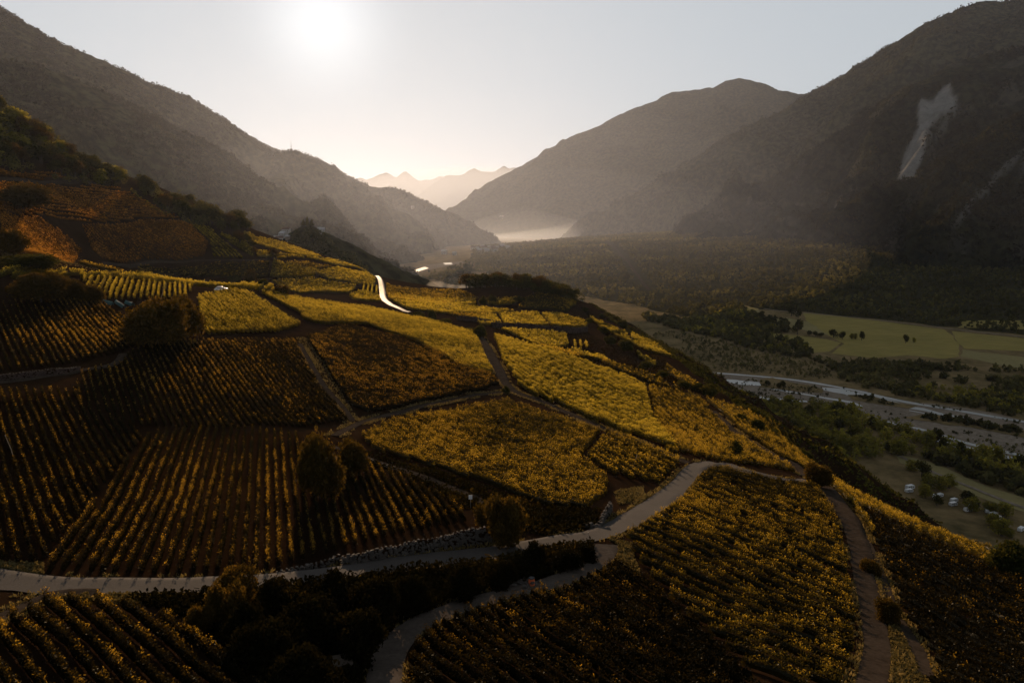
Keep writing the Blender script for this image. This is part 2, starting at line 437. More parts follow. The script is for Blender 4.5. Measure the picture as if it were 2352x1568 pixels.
def on_hill(pts): return [unproject(u, v, H, 22, 900, 1500) for u, v in pts]
def on_valley(pts): return [unproject(u, v, V, 150, 5000, 2500) for u, v in pts]

def grid_mesh(xs, ys, hf):
    X, Y = np.meshgrid(xs, ys)
    Z = hf(X, Y)
    nx, ny = len(xs), len(ys)
    Vt = np.stack([X.ravel(), Y.ravel(), Z.ravel()], 1)
    i = np.arange(nx - 1)[None, :] + nx * np.arange(ny - 1)[:, None]
    i = i.ravel()
    return Vt, np.stack([i, i + 1, i + nx + 1, i + nx], 1)

xs = np.concatenate([np.arange(-560, -130, 4.0), np.arange(-130, 110, 1.5), np.arange(110, 300, 4.0)])
ys = np.concatenate([np.arange(-60, 20, 4.0), np.arange(20, 220, 1.3), np.arange(220, 640, 2.5), np.arange(640, 1100, 8.0)])
Vt, F = grid_mesh(xs, ys, H)
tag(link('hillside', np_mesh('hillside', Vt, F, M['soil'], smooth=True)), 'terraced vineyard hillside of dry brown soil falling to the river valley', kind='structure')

xs = np.concatenate([np.arange(-9000, -1200, 300.0), np.arange(-1200, 2600, 20.0), np.arange(2600, 16000, 300.0)])
ys = np.concatenate([np.arange(-2500, 0, 100.0), np.arange(0, 3600, 20.0), np.arange(3600, 32000, 300.0)])
Vt, F = grid_mesh(xs, ys, V)
tag(link('valley_floor', np_mesh('valley_floor', Vt, F, M['valley'], smooth=True)), 'flat scrubby valley floor rising to a wide wooded fan', kind='structure')

# ------------------------------------------------------------------ mountains: height fields round their crest lines
def to_px(P):
    c, sn = math.cos(PITCH), math.sin(PITCH)
    dz = P[:, 2] - CZ; dep = np.maximum(P[:, 1] * c - dz * sn, 1.0)
    return CX + FPX * P[:, 0] / dep, CY - FPX * (P[:, 1] * sn + dz * c) / dep
def cm(*pts): return [(1568 + a / 3.0, b / 3.0) for a, b in pts]
MOUNT = {}
def mountain(name, ridges, box, cell, slope, m, label, rough=60.0, rscale=420.0, canopy=5.0, base=-30.0, seed=1, scars=()):
    segs = []
    for rl in ridges:
        p = [W(*q) for q in rl]
        for a, b in zip(p[:-1], p[1:]): segs.append((a, b))
    def hf(x, y):
        x = np.asarray(x, float); y = np.asarray(y, float)
        wx = x + 0.25 * rscale * fbm(x / rscale, y / rscale, 3, seed + 40); wy = y + 0.25 * rscale * fbm(x / rscale, y / rscale, 3, seed + 60)
        best = np.full(x.shape, -1e9); bd = np.zeros(x.shape)
        for a, b in segs:
            d = b[:2] - a[:2]; L2 = d @ d
            t0 = np.clip(((x - a[0]) * d[0] + (y - a[1]) * d[1]) / L2, 0, 1)
            dist = np.hypot(x - a[0] - t0 * d[0], y - a[1] - t0 * d[1])
            k = np.clip(dist / (0.5 * rscale), 0, 1)
            X2 = x + (wx - x) * k; Y2 = y + (wy - y) * k
            t = np.clip(((X2 - a[0]) * d[0] + (Y2 - a[1]) * d[1]) / L2, 0, 1)
            dist = np.hypot(X2 - a[0] - t * d[0], Y2 - a[1] - t * d[1])
            z = a[2] + (b[2] - a[2]) * t - slope * dist
            upd = z > best
            best = np.where(upd, z, best); bd = np.where(upd, dist, bd)
        k = np.clip(bd / rscale, 0, 1)
        best = best + k ** 1.6 * rough * (ridged(x / rscale, y / rscale, 4, seed) - 0.6)
        c = canopy * (fbm(x / (cell * 2.2), y / (cell * 2.2), 3, seed + 9) * 2)
        return np.maximum(best + c, base)
    x0, x1, y0, y1 = box
    Vt, F = grid_mesh(np.arange(x0, x1, cell), np.arange(y0, y1, cell), hf)
    sc = np.zeros(len(Vt))
    if len(scars):                                     # bare rock: where the slope is open ground as seen across the valley
        pu, pv = to_px(Vt)
        ju = 9 * fbm(Vt[:, 0] / 60, Vt[:, 1] / 60, 4, 91); jv = 9 * fbm(Vt[:, 0] / 60 + 31, Vt[:, 1] / 60, 4, 92)
        rr = np.random.default_rng(5)
        for pts, wgt in scars:
            acc_ = np.zeros(len(Vt))
            for k in range(24):
                q = rr.normal(size=2) * 2.6
                acc_ += in_poly(pu + ju + q[0], pv + jv + q[1], pts)
            sc = np.maximum(sc, wgt * acc_ / 24)
    keep = (Vt[F][:, :, 2] > base + 0.01).any(1)
    F = F[keep]
    used = np.unique(F); remap = np.full(len(Vt), -1); remap[used] = np.arange(len(used))
    me = np_mesh(name, Vt[used], remap[F], m, smooth=True)
    if len(scars): me.attributes.new('scar', 'FLOAT', 'POINT').data.foreach_set('value', sc[used].astype(np.float32))
    o = link(name, me); MOUNT[label] = (hf, box)
    tag(o, label, kind='structure')
    return hf

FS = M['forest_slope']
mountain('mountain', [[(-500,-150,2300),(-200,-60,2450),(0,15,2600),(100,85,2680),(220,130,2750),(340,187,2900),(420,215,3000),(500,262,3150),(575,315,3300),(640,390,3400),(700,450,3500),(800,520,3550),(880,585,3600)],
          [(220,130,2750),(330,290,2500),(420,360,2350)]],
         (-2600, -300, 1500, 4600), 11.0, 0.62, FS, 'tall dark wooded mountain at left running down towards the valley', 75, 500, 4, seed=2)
mountain('mountain_spur', [[(-300,80,1500),(0,140,1700),(80,150,1750),(170,180,1800),(300,240,1950),(400,290,2100),(480,335,2200),(560,395,2300),(660,465,2450),(780,540,2600),(900,592,2700),(1010,605,2750)]],
         (-2000, 0, 900, 3600), 9.0, 0.62, FS, 'nearer dark wooded spur in front of the tall mountain at left', 55, 360, 4, seed=3)
hSpur = mountain('mountain_spur', [[(440,250,4900),(575,315,4700),(610,335,4600),(640,345,4550),(680,345,4500),(745,370,4400),(800,405,4300),(860,430,4200),(905,430,4100),(940,450,3950),(1000,500,3750),(1050,548,3600),(1085,574,3500)],
          [(745,370,4400),(800,470,4000),(860,540,3700),(930,580,3500)]],
         (-2600, 100, 3000, 6000), 13.0, 0.60, FS, 'hazy wooded spur with a mast on its crest ending at the valley mouth', 60, 480, 5, seed=4)
hFarR = mountain('mountain', [[(985,510,6900),(1010,495,7000),(1080,455,7100),(1200,380,7300),(1230,362,7300),(1310,350,7300),(1340,330,7300),(1400,290,7300),(1450,262,7200),(1540,212,7000),(1640,200,6900),(1670,185,6800),(1700,178,6800),(1735,188,6800),(1760,194,6800),(1790,207,6700),(1830,216,6700),(1880,210,6600),(2000,200,6500),(2200,150,6500)],
          [(1640,200,6900),(1560,330,6000),(1480,420,5500)]],
         (-1200, 5200, 4300, 9500), 24.0, 0.55, FS, 'long hazy mountain with a flat notched summit beyond the valley', 110, 800, 6, seed=5)
mountain('mountain', [[(1360,525,5000),(1400,500,4950),(1480,435,4800),(1568,393,4700),(1701,333,4500),(1781,260,4400),(1881,210,4300),(1960,160,4200),(2040,110,4100),(2065,95,4100),(2140,50,4000),(2150,42,4000),(2215,15,3950),(2250,4,3900),(2320,0,3900),(2420,-40,3800),(2700,-100,3700)],
          [(2140,50,4000),(2000,300,3500),(1900,400,3300)]],
         (100, 4200, 2600, 5600), 15.0, 0.66, FS, 'high wooded mountain running up to the top right corner', 105, 520, 6, seed=6)
hR1 = mountain('mountain', [[(1560,560,3250),(1640,520,3150),(1668,493,3100),(1735,440,3000),(1801,390,2950),(1868,340,2900),(1935,297,2850),(2001,260,2800),(2060,225,2780),(2101,200,2750),(2185,147,2700),(2235,133,2700),(2352,107,2650),(2600,60,2600)],
          [(2185,147,2700),(2230,300,2300),(2200,430,2050)],[(2352,107,2650),(2420,250,2200)]],
         (550, 3200, 1500, 3900), 10.0, 0.72, M['rocky_forest'], 'dark steep mountain at right torn by a pale landslide scar', 120, 360, 5, seed=7, scars=[
    (cm((1845,570),(1885,740),(1800,780),(1720,850),(1660,960),(1645,1080),(1612,1200),(1622,1340),(1480,1420),(1495,1200),(1545,1020),(1625,880),(1612,740),(1650,670),(1720,690),(1780,620)), 1.0),
    (cm((1830,1150),(1850,1290),(1850,1380),(1780,1450),(1800,1290)), 0.8), (cm((1300,1290),(1400,1330),(1420,1440),(1320,1440)), 0.5),
    (cm((1160,1300),(1200,1310),(1190,1400),(1150,1400)), 0.4), (cm((1040,1400),(1090,1340),(1100,1420),(1050,1460)), 0.4), (cm((1860,690),(1880,690),(1820,900),(1700,1000),(1690,960),(1790,870)), 0.35)])
hR0 = mountain('mountain_spur', [[(2040,570,2150),(2100,520,2100),(2135,483,2080),(2185,390,2040),(2235,333,2000),(2288,290,1980),(2352,255,1950),(2600,180,1900)]],
         (850, 2600, 1100, 2900), 9.0, 0.75, M['rocky_forest'], 'dark rocky spur at right edge cut by pale gullies', 85, 300, 6, seed=8, scars=[
    (cm((2400,960),(2400,1010),(2200,1215),(2050,1385),(1900,1510),(1840,1560),(1870,1490),(2040,1325),(2170,1165)), 0.55), (cm((2345,1080),(2400,1060),(2400,1200),(2330,1220)), 0.4)])
def cpt(c): return (588 + c[0] * .3335, 229.6 + c[1] * .3335)
_f1 = [(600,580),(690,540),(720,530),(760,545),(800,530),(850,512),(880,500),(895,498),(920,513),(950,530),(1000,520),(1030,488),(1060,515),(1130,555),(1170,543),(1200,552),(1270,518),(1300,535),(1420,600),(1500,650)]
mountain('mountain', [[(*cpt(c), 24000) for c in _f1]], (-9000, 1500, 19000, 27000), 70.0, 0.7, M['rock_slope'], 'faint jagged alpine peaks far beyond the valley mouth', 220, 1500, 12, seed=9)
_f2 = [(1090,760),(1190,680),(1240,600),(1310,515),(1330,512),(1400,518),(1450,505),(1480,475),(1500,467),(1540,490),(1600,492),(1640,490),(1680,485),(1710,450),(1740,470),(1780,462),(1830,465),(1900,440)]
mountain('mountain', [[(*cpt(c), 19000) for c in _f2]], (-4500, 4000, 15000, 22500), 60.0, 0.7, M['rock_slope'], 'pale blue far ridge closing the gap behind the right mountain', 180, 1300, 10, seed=10)
hCastle = mountain('wooded_hill', [[(480,560,1000),(560,548,980),(620,552,960),(660,545,940),(690,522,930),(715,516,925),(740,535,920),(780,577,910),(820,600,900),(862,632,890),(900,700,880)]],
         (-560, 60, 640, 1300), 4.0, 0.55, FS, 'small dark wooded hill beyond the village', 14, 120, 2.0, base=-10, seed=12)

# ------------------------------------------------------------------ sheets draped on the ground
def c6(*pts): return [(1568 + a / 3.0, 522.5 + b / 3.0) for a, b in pts]
def c3(*pts): return [(1568 + a / 3.0, 1045 + b / 3.0) for a, b in pts]

def drape(name, poly, hf, dz, cell, m, ragged=0.0, seed=0):
    """polygon in x, y cut into cells and laid on the ground"""
    pts = []
    n = len(poly)
    for i in range(n):
        a = np.array(poly[i]); b = np.array(poly[(i + 1) % n]); d = b - a; L = float(np.hypot(*d))
        k = max(1, int(L / (cell * 0.7)))
        nrm = np.array([-d[1], d[0]]) / max(L, 1e-6)
        for j in range(k):
            p = a + d * j / k
            if ragged: p = p + nrm * ragged * 2 * float(fbm(p[0] / (ragged * 3.0), p[1] / (ragged * 3.0), 3, seed))
            pts.append(p)
    bm = bmesh.new()
    bm.faces.new([bm.verts.new((p[0], p[1], 0)) for p in pts])
    xs = [p[0] for p in pts]; ys = [p[1] for p in pts]
    for ax, lo, hi in ((0, min(xs), max(xs)), (1, min(ys), max(ys))):
        for t in np.arange(lo + cell, hi, cell):
            co = (t, 0, 0) if ax == 0 else (0, t, 0); no = (1, 0, 0) if ax == 0 else (0, 1, 0)
            bmesh.ops.bisect_plane(bm, geom=bm.verts[:] + bm.edges[:] + bm.faces[:], plane_co=co, plane_no=no)
    bmesh.ops.triangulate(bm, faces=bm.faces[:])
    bm.verts.ensure_lookup_table()
    A = np.array([v.co[:2] for v in bm.verts])
    Z = hf(A[:, 0], A[:, 1]) + dz
    for v, z in zip(bm.verts, Z): v.co.z = z
    bmesh.ops.recalc_face_normals(bm, faces=bm.faces[:])
    up = sum(f.normal.z for f in bm.faces)
    if up < 0: bmesh.ops.reverse_faces(bm, faces=bm.faces[:])
    me = bpy.data.meshes.new(name); bm.to_mesh(me); bm.free(); me.materials.append(m)
    return link(name, me)

def smooth_line(pts, step):
    """Catmull-Rom through the points, then even spacing"""
    P = [np.array(p, float) for p in pts]
    P = [2 * P[0] - P[1]] + P + [2 * P[-1] - P[-2]]
    out = []
    for i in range(1, len(P) - 2):
        p0, p1, p2, p3 = P[i - 1:i + 3]
        for t in np.linspace(0, 1, 16, endpoint=False):
            out.append(0.5 * (2 * p1 + (p2 - p0) * t + (2 * p0 - 5 * p1 + 4 * p2 - p3) * t * t + (3 * p1 - p0 - 3 * p2 + p3) * t ** 3))
    out.append(P[-2]); out = np.array(out)
    s = np.concatenate([[0], np.cumsum(np.hypot(*np.diff(out, axis=0).T))])
    q = np.arange(0, s[-1], step)
    return np.stack([np.interp(q, s, out[:, 0]), np.interp(q, s, out[:, 1])], 1)

ROADS = []        # centre lines kept clear of planting
def road(name, pts, width, m, hf, label, dz=0.10, step=1.2, wob=0.12, wide=None):
    L = smooth_line(pts, step)
    d = np.gradient(L, axis=0); d /= np.hypot(d[:, 0], d[:, 1])[:, None]
    nrm = np.stack([-d[:, 1], d[:, 0]], 1)
    K = 7
    w = width * np.ones(len(L))
    if wide is not None: w = np.interp(np.linspace(0, 1, len(L)), np.linspace(0, 1, len(wide)), wide)
    ROADS.append((L, w))
    Vt = []
    off = np.linspace(-0.5, 0.5, K)
    for k in range(K):
        e = 1.0 if k in (0, K - 1) else 0.0
        o = off[k] * w + e * np.sign(off[k]) * wob * w / 3 * 2 * fbm(np.arange(len(L)) * step / 2.5, np.full(len(L), 3.3 * k), 3, 77)
        q = L + nrm * o[:, None]
        z = hf(q[:, 0], q[:, 1])
        Vt.append(np.column_stack([q, z]))
    Vt = np.array(Vt)                                   # K, n, 3
    zc = Vt[:, :, 2].max(0)
    ker = np.ones(5) / 5
    zs = np.convolve(np.pad(zc, 2, 'edge'), ker, 'valid')
    for k in range(K):
        Vt[k, :, 2] = np.maximum(zs if 0 < k < K - 1 else np.minimum(zs, Vt[k, :, 2] + 0.05), Vt[k, :, 2]) + dz
    n = len(L)
    i = (np.arange(n - 1)[None, :] + n * np.arange(K - 1)[:, None]).ravel()
    F = np.stack([i, i + 1, i + n + 1, i + n], 1)[:, ::-1]
    return tag(link(name, np_mesh(name, Vt.reshape(-1, 3), F, m, smooth=True)), label, kind='structure')

M['gravel_track'] = ground_mat('gravel_track', 0.6, [(0.3, (0.050, 0.041, 0.034)), (0.7, (0.095, 0.079, 0.067))], 3.0, [(0.3, (0.034, 0.028, 0.022)), (0.7, (0.088, 0.073, 0.062))], 0.5, 0.6, 3.0, 0.08)
A_, T_ = M['asphalt'], M['track']
road('road', on_hill([(-60,1328),(0,1333),(200,1346),(480,1345),(600,1338),(700,1328),(820,1311),(950,1293),(1100,1275),(1180,1262),(1240,1250),(1300,1241),(1360,1232),(1420,1210),(1490,1168),(1545,1130),(1578,1095),(1605,1073),(1640,1066)]), 3.5, A_, H, 'narrow grey vineyard road curving up from the lower left', wide=[3.6, 3.5, 3.3, 3.3, 3.5, 3.2, 3.0])
road('road', on_hill([(1620,1068),(1665,1070),(1710,1083),(1770,1097),(1820,1105),(1852,1106)]), 2.2, A_, H, 'narrow road branch hooking round the right-hand plot', dz=0.13)
road('path', on_hill([(1638,945),(1660,966),(1690,994),(1725,1018),(1775,1048),(1828,1076),(1850,1094),(1888,1116),(1928,1160),(1956,1205),(1975,1262),(1985,1320),(1998,1385),(2008,1440),(2014,1500),(2000,1580),(1990,1640)]), 2.0, T_, H, 'pale dirt track dropping along the right edge of the vineyards', wide=[2.2, 2.4, 2.5, 2.7, 3.0, 2.5, 2.1, 2.1])
road('path', on_hill([(1975,1215),(2005,1275),(2030,1340),(2048,1400),(2080,1450),(2110,1500),(2130,1560)]), 1.1, T_, H, 'faint second wheel track beside the pale dirt track', dz=0.07)
road('path', on_hill([(1392,1252),(1388,1275),(1345,1308),(1285,1334),(1180,1363),(1080,1387),(1000,1416),(940,1450),(902,1490),(886,1530),(880,1610)]), 2.5, M['gravel_track'], H, 'gravel track below the road bending down to the bottom edge')
road('path', on_hill([(-40,1436),(20,1412),(70,1388),(120,1368),(190,1362),(240,1364)]), 1.5, T_, H, 'short dirt track joining the road at lower left')
road('road', on_hill([(859,629),(867,635),(874,645),(878,665),(881,685),(896,699),(925,712),(945,719)]), 4.6, M['smooth_asphalt'], H, 'sunlit road coming over the crest between far vineyards', step=2.5, wide=[1.8, 2.4, 2.8, 3.2, 3.2, 3.0, 2.4])
road('path', on_hill([(230,603),(330,605),(430,601),(520,598),(600,597),(660,590)]), 2.2, T_, H, 'pale farm track crossing below the dark red slope', step=2.5)
road('path', on_hill([(1103,772),(1124,810),(1146,850),(1166,886),(1195,906),(1255,927),(1330,961),(1405,992),(1480,1022),(1560,1056),(1585,1066)]), 2.4, T_, H, 'dusty track between the bright and the dark centre plots', wide=[2.0, 2.6, 3.4, 2.6, 2.0, 1.8, 1.6])
road('path', on_hill([(770,1002),(822,974),(900,952),(1000,927),(1080,911),(1165,900)]), 1.7, T_, H, 'grey path between two dense centre plots')
road('path', on_hill([(688,790),(715,838),(746,890),(786,935),(815,972)]), 1.3, T_, H, 'brown path edging the centre-left rows')
road('path', on_hill([(-30,882),(60,872),(130,862),(195,850),(260,838),(285,812)]), 1.4, T_, H, 'dim dirt ledge crossing the left slope')
road('path', on_hill([(-30,418),(60,417),(160,419),(250,424)]), 3.0, T_, H, 'thin pale track across the upper left slope', step=2.5)
road('path', on_hill([(700,1070),(760,1030),(830,1050),(900,1075),(1000,1108),(1100,1150),(1180,1185)]), 1.6, T_, H, 'rubble ledge under the dense centre plot')

# valley floor: gravel bed, water, fields
def vsheet(name, pts, dz, cell, m, label, ragged=2.0, seed=1):
    return tag(drape(name, on_valley(pts), V, dz, cell, m, ragged, seed), label, kind='structure')
vsheet('gravel_bed', c6((40,985),(250,998),(650,1030),(1000,1078),(1250,1128),(1500,1188),(1750,1218),(2050,1262),(2450,1345),(2450,1640),(2100,1540),(1900,1500),(1700,1430),(1450,1370),(1290,1330),(1230,1255),(1000,1215),(800,1195),(560,1190),(300,1165),(120,1060)), 0.25, 14, M['gravel'], 'wide pale gravel river bed on the valley floor', 3.0)
def water(pts, label, s): return vsheet('river_water', pts, 0.36, 10, M['water'], label, 1.2, s)
m, nt, out = mat('river_water')
p = nt.nodes.new('ShaderNodeBsdfPrincipled'); p.inputs['Base Color'].default_value = (0.26, 0.26, 0.24, 1); p.inputs['Roughness'].default_value = 0.30
bp = nt.nodes.new('ShaderNodeBump'); bp.inputs['Strength'].default_value = 0.25; bp.inputs['Distance'].default_value = 0.3
nt.links.new(noise_fac(nt, 0.5, 4, 0.6), bp.inputs['Height']); nt.links.new(bp.outputs[0], p.inputs['Normal']); nt.links.new(p.outputs[0], out.inputs[0])
M['water'] = m
water(c6((265,1046),(350,1049),(530,1068),(560,1085),(525,1092),(400,1084),(330,1072),(270,1060)), 'bright pool of river water beside the wooded island', 1)
water(c6((960,1102),(1100,1114),(1300,1155),(1500,1210),(1520,1225),(1300,1188),(1200,1190),(1110,1150),(980,1122)), 'broad shallow river arm right of the wooded island', 2)
water(c6((290,1153),(480,1163),(720,1181),(860,1196),(860,1204),(560,1188),(380,1177),(300,1164)), 'thin river arm along the near bank', 3)
water(c6((1258,1298),(1315,1318),(1330,1340),(1262,1322)), 'small pool at the foot of the riverside trees', 4)
water(c6((1380,1208),(1500,1226),(1660,1246),(1820,1290),(1990,1318),(1980,1326),(1800,1300),(1620,1256),(1480,1240)), 'narrow braided river arm in the gravel', 5)
water(c6((1690,1440),(1900,1496),(2200,1565),(2450,1625),(2450,1640),(2180,1580),(1880,1515),(1690,1456)), 'river arm running out at the right edge', 6)
water([(884,632),(905,626),(935,624),(975,613),(985,616),(940,632),(920,636),(890,636)], 'distant glinting river bend beyond the crest', 7)
water([(1018,604),(1036,603),(1040,607),(1022,608)], 'tiny far glint of river beside the mist', 8)
vsheet('gravel_bed', [(860,630),(905,622),(980,608),(1060,600),(1070,604),(1000,616),(930,640),(880,642)], 0.2, 20, M['gravel'], 'far pale gravel bank beyond the crest', 3.0)
for pts_, w_, lb_ in [(c6((90,992),(260,1006),(640,1038),(900,1072),(1200,1127),(1500,1197),(1900,1264),(2300,1332),(2450,1352)), [3, 5, 4, 6, 5, 7, 6, 7, 6], 'long pale side channel along the upper bank'),
                     (c6((540,1098),(700,1128),(850,1152),(1000,1180),(1150,1204),(1240,1240)), [3, 6, 4, 5, 7, 4], 'thin middle channel through the gravel'),
                     (c6((1400,1338),(1700,1408),(1950,1486),(2200,1543),(2450,1602)), [3, 5, 4, 6, 6], 'lower side channel at the right'),
                     (c6((1560,1262),(1800,1306),(2050,1362),(2450,1440)), [2, 4, 3, 5], 'narrow channel beside the long dark island')]:
    road('river_water', on_valley(pts_), 5.0, M['water'], V, lb_, dz=0.42, step=8, wide=w_)
I_ = M['valley']
vsheet('river_island', c6((525,1046),(620,1036),(730,1066),(860,1088),(985,1120),(960,1142),(800,1133),(620,1112),(530,1102)), 0.5, 10, I_, 'low scrubby island with trees in the river', 2)
vsheet('river_island', c6((1130,1152),(1300,1160),(1480,1212),(1620,1232),(1560,1250),(1350,1222),(1180,1192)), 0.5, 10, I_, 'narrow brushy gravel island in mid river', 2)
vsheet('river_island', c6((1500,1312),(1650,1288),(2000,1322),(2450,1425),(2450,1470),(2000,1385),(1650,1335)), 0.5, 10, I_, 'long dark overgrown island near the right edge', 2)
vsheet('field', c6((830,588),(1000,602),(1400,650),(1800,702),(1835,722),(1900,800),(1905,890),(1800,905),(1550,880),(1300,900),(1030,868),(1115,800),(1000,745),(850,640)), 0.2, 25, M['field'], 'large green meadow beyond the river', 2)
vsheet('field', c6((420,735),(600,728),(780,742),(1000,772),(1095,795),(1010,855),(900,862),(780,805),(500,762)), 0.2, 25, M['field'], 'smaller green meadow behind the riverside trees', 2)
vsheet('field', c6((1855,716),(2450,775),(2450,855),(1950,836),(1885,782)), 0.2, 25, M['field'], 'green strip field at the right edge', 2)
vsheet('field', c6((1925,842),(2450,905),(2450,985),(2200,950),(1905,888)), 0.2, 25, M['stubble'], 'pale dry field at the right edge', 2)
vsheet('field', c6((1930,640),(2450,640),(2450,705),(1910,690)), 0.2, 25, M['field'], 'dim green clearing in the forest at right', 3)
vsheet('field', c6((420,540),(520,560),(540,590),(470,590)), 0.2, 25, M['stubble'], 'small bright grassy clearing by the wood', 3)
vsheet('field', c6((590,640),(720,620),(860,650),(1010,740),(900,720),(760,690),(600,680)), 0.2, 25, M['stubble'], 'bare pale yard among the field trees', 3)
vsheet('field', c3((1440,-20),(1500,55),(1800,180),(2050,300),(2450,420),(2450,330),(2000,180),(1720,50)), 0.2, 14, M['stubble'], 'dry brown meadow below the riverside trees', 3)
road('road', on_valley(c6((560,560),(700,580),(820,587),(1400,645),(1900,706),(2450,765))), 5.0, M['gravel'], V, 'pale straight valley road along the forest edge', dz=0.5, step=25)
road('path', on_valley(c3((1480,0),(1700,110),(2000,230),(2250,330),(2450,400))), 3.0, M['gravel'], V, 'farm lane along the dry meadow', dz=0.5, step=12)

def on_h(pts, hf, y0, y1): return [unproject(u, v, hf, y0, y1, 2600) for u, v in pts]
M['forest_floor'] = ground_mat('forest_floor', 0.05, [(0.3, (0.022, 0.021, 0.009)), (0.7, (0.060, 0.052, 0.024))], 0.2, [(0.3, (0.008, 0.009, 0.004)), (0.7, (0.028, 0.026, 0.012))], 0.5)
FANPX = c6((830,583),(1400,640),(1900,690),(2500,755))
fan_poly = on_valley(FANPX) + [(1500, 1500), (1900, 2300), (1500, 3300), (700, 3250), (150, 3300), (-180, 3250), (-120, 2300)] + on_valley([(1130,640),(1240,655),(1330,680),(1450,700)]) + on_valley(c6((0,620),(200,590),(420,535),(540,560),(700,575)))
tag(drape('forest_floor', fan_poly, V, 0.12, 30, M['forest_floor'], 10.0, 5), 'dark forest floor under the wooded fan', kind='structure')
road('path', on_valley([(1393,556),(1418,575),(1448,610),(1470,640),(1492,668)]), 6.0, M['track'], V, 'pale straight clearing cut across the wooded fan', dz=0.3, step=20)
CUT = ROADS[-1][0]
def on_h(pts, hf, y0, y1): return [unproject(u, v, hf, y0, y1, 2600) for u, v in pts]
# ------------------------------------------------------------------ leaves, trees and bushes
def quads(C, size, aspect=1.0, up=0.0, rng=RNG, axis=None):
    """one randomly turned leaf quad round every centre"""
    n = len(C)
    a = rng.normal(size=(n, 3))
    if axis is not None: a = a * 0.45 + axis
    a /= np.linalg.norm(a, axis=1)[:, None]
    b = rng.normal(size=(n, 3)); b[:, 2] *= (1 - up)
    b -= (b * a).sum(1)[:, None] * a
    b /= np.linalg.norm(b, axis=1)[:, None]
    s = (np.asarray(size) * rng.uniform(0.65, 1.35, n))[:, None] * 0.5
    a = a * s * aspect; b = b * s
    Vt = np.stack([C - a - b * 0.6, C - a * 0.2 + b * -1.0, C + a + b * 0.5, C + a * 0.1 + b * 1.0], 1).reshape(-1, 3)
    return Vt, np.arange(4 * n, dtype=np.int32).reshape(n, 4)

def crown_points(lobes, n, rng, hollow=0.55):
    L = np.array(lobes, float)                         # x y z rx ry rz
    w = (L[:, 3] * L[:, 4] * L[:, 5]) ** (2 / 3); w /= w.sum()
    k = rng.choice(len(L), n, p=w)
    d = rng.normal(size=(n, 3)); d /= np.linalg.norm(d, axis=1)[:, None]
    r = hollow + (1 - hollow) * rng.random(n) ** 0.6
    r *= 1 + 0.18 * rng.normal(size=n)
    return L[k, :3] + d * r[:, None] * L[k, 3:6]

def tree_kind(name, h, w, n, leaf, m, style, seed, trunk=0.28, parts=('trunk', 'crown')):
    """an Empty with a trunk and a crown; the leaves are many small faces spread through several lobes"""
    rng = np.random.default_rng(seed)
    root = empty(name, (0, 0, 0))
    lobes = []
    if style == 'round':
        for k in range(9):
            a = rng.uniform(0, 2 * math.pi); r = w * 0.30 * rng.random() ** 0.5
            z = h * rng.uniform(0.36, 0.80); s = w * rng.uniform(0.20, 0.32)
            lobes.append((math.cos(a) * r, math.sin(a) * r, z, s, s, s * 0.85))
        lobes.append((0, 0, h * 0.82, w * 0.22, w * 0.22, h * 0.16))
    elif style == 'tall':
        for k in range(9):
            t = k / 8.0; a = rng.uniform(0, 6.28); r = w * 0.12
            s = w * (0.20 + 0.24 * math.sin(math.pi * (0.18 + 0.74 * t)))
            lobes.append((math.cos(a) * r, math.sin(a) * r, h * (0.20 + 0.72 * t), s, s, h * 0.10))
    elif style == 'cone':
        for k in range(10):
            t = k / 9.0; s = w * 0.5 * (1 - t) ** 0.8 + 0.05 * w
            lobes.append((rng.normal() * .04 * w, rng.normal() * .04 * w, h * (0.16 + 0.80 * t), s, s, h * 0.07))
    else:                                              # bush: lobes reach the ground
        for k in range(11):
            a = rng.uniform(0, 6.28); r = w * 0.36 * rng.random() ** 0.5
            s = w * rng.uniform(0.16, 0.27); z = h * rng.uniform(0.22, 0.72)
            lobes.append((math.cos(a) * r, math.sin(a) * r, z, s, s, min(s, h * 0.28)))
        lobes.append((w * 0.08 * rng.normal(), 0, h * 0.78, w * 0.2, w * 0.2, h * 0.2))
    C = crown_points(lobes, n, rng, 0.45)
    C[:, 2] = np.maximum(C[:, 2], 0.05 * h)
    Vt, F = quads(C, leaf, 1.1, 0.0, rng)
    lob = rng.random(n)
    tone = np.clip(0.5 * lob + 0.25 + 0.25 * fbm(C[:, 0] / (w * .22) + 5 * C[:, 2] / h, C[:, 1] / (w * .22), 2, seed), 0, 1) * 0.8
    me = np_mesh(parts[1], Vt, F, m, rnd=tone)
    link(parts[1], me, root)
    mb = MB()
    r0 = 0.035 * h if style != 'bush' else 0.02 * h
    top = h * (0.75 if style in ('cone', 'tall') else 0.5)
    mb.tube([(0, 0, -0.4), (0.01 * h, 0, top * 0.4), (0, 0.02 * h, top * 0.75), (0.01 * h, 0, top)], [r0 * 1.25, r0, r0 * 0.75, r0 * 0.35])
    for k in range(5 if style != 'cone' else 0):
        L = lobes[k]
        mb.tube([(0, 0, top * 0.45), (L[0] * 0.5, L[1] * 0.5, (top * .45 + L[2]) / 2 + 0.02 * h), (L[0], L[1], L[2])], [r0 * 0.55, r0 * 0.38, r0 * 0.15], 5)
    mb.build(parts[0], M['bark'], root)
    return root, h, w

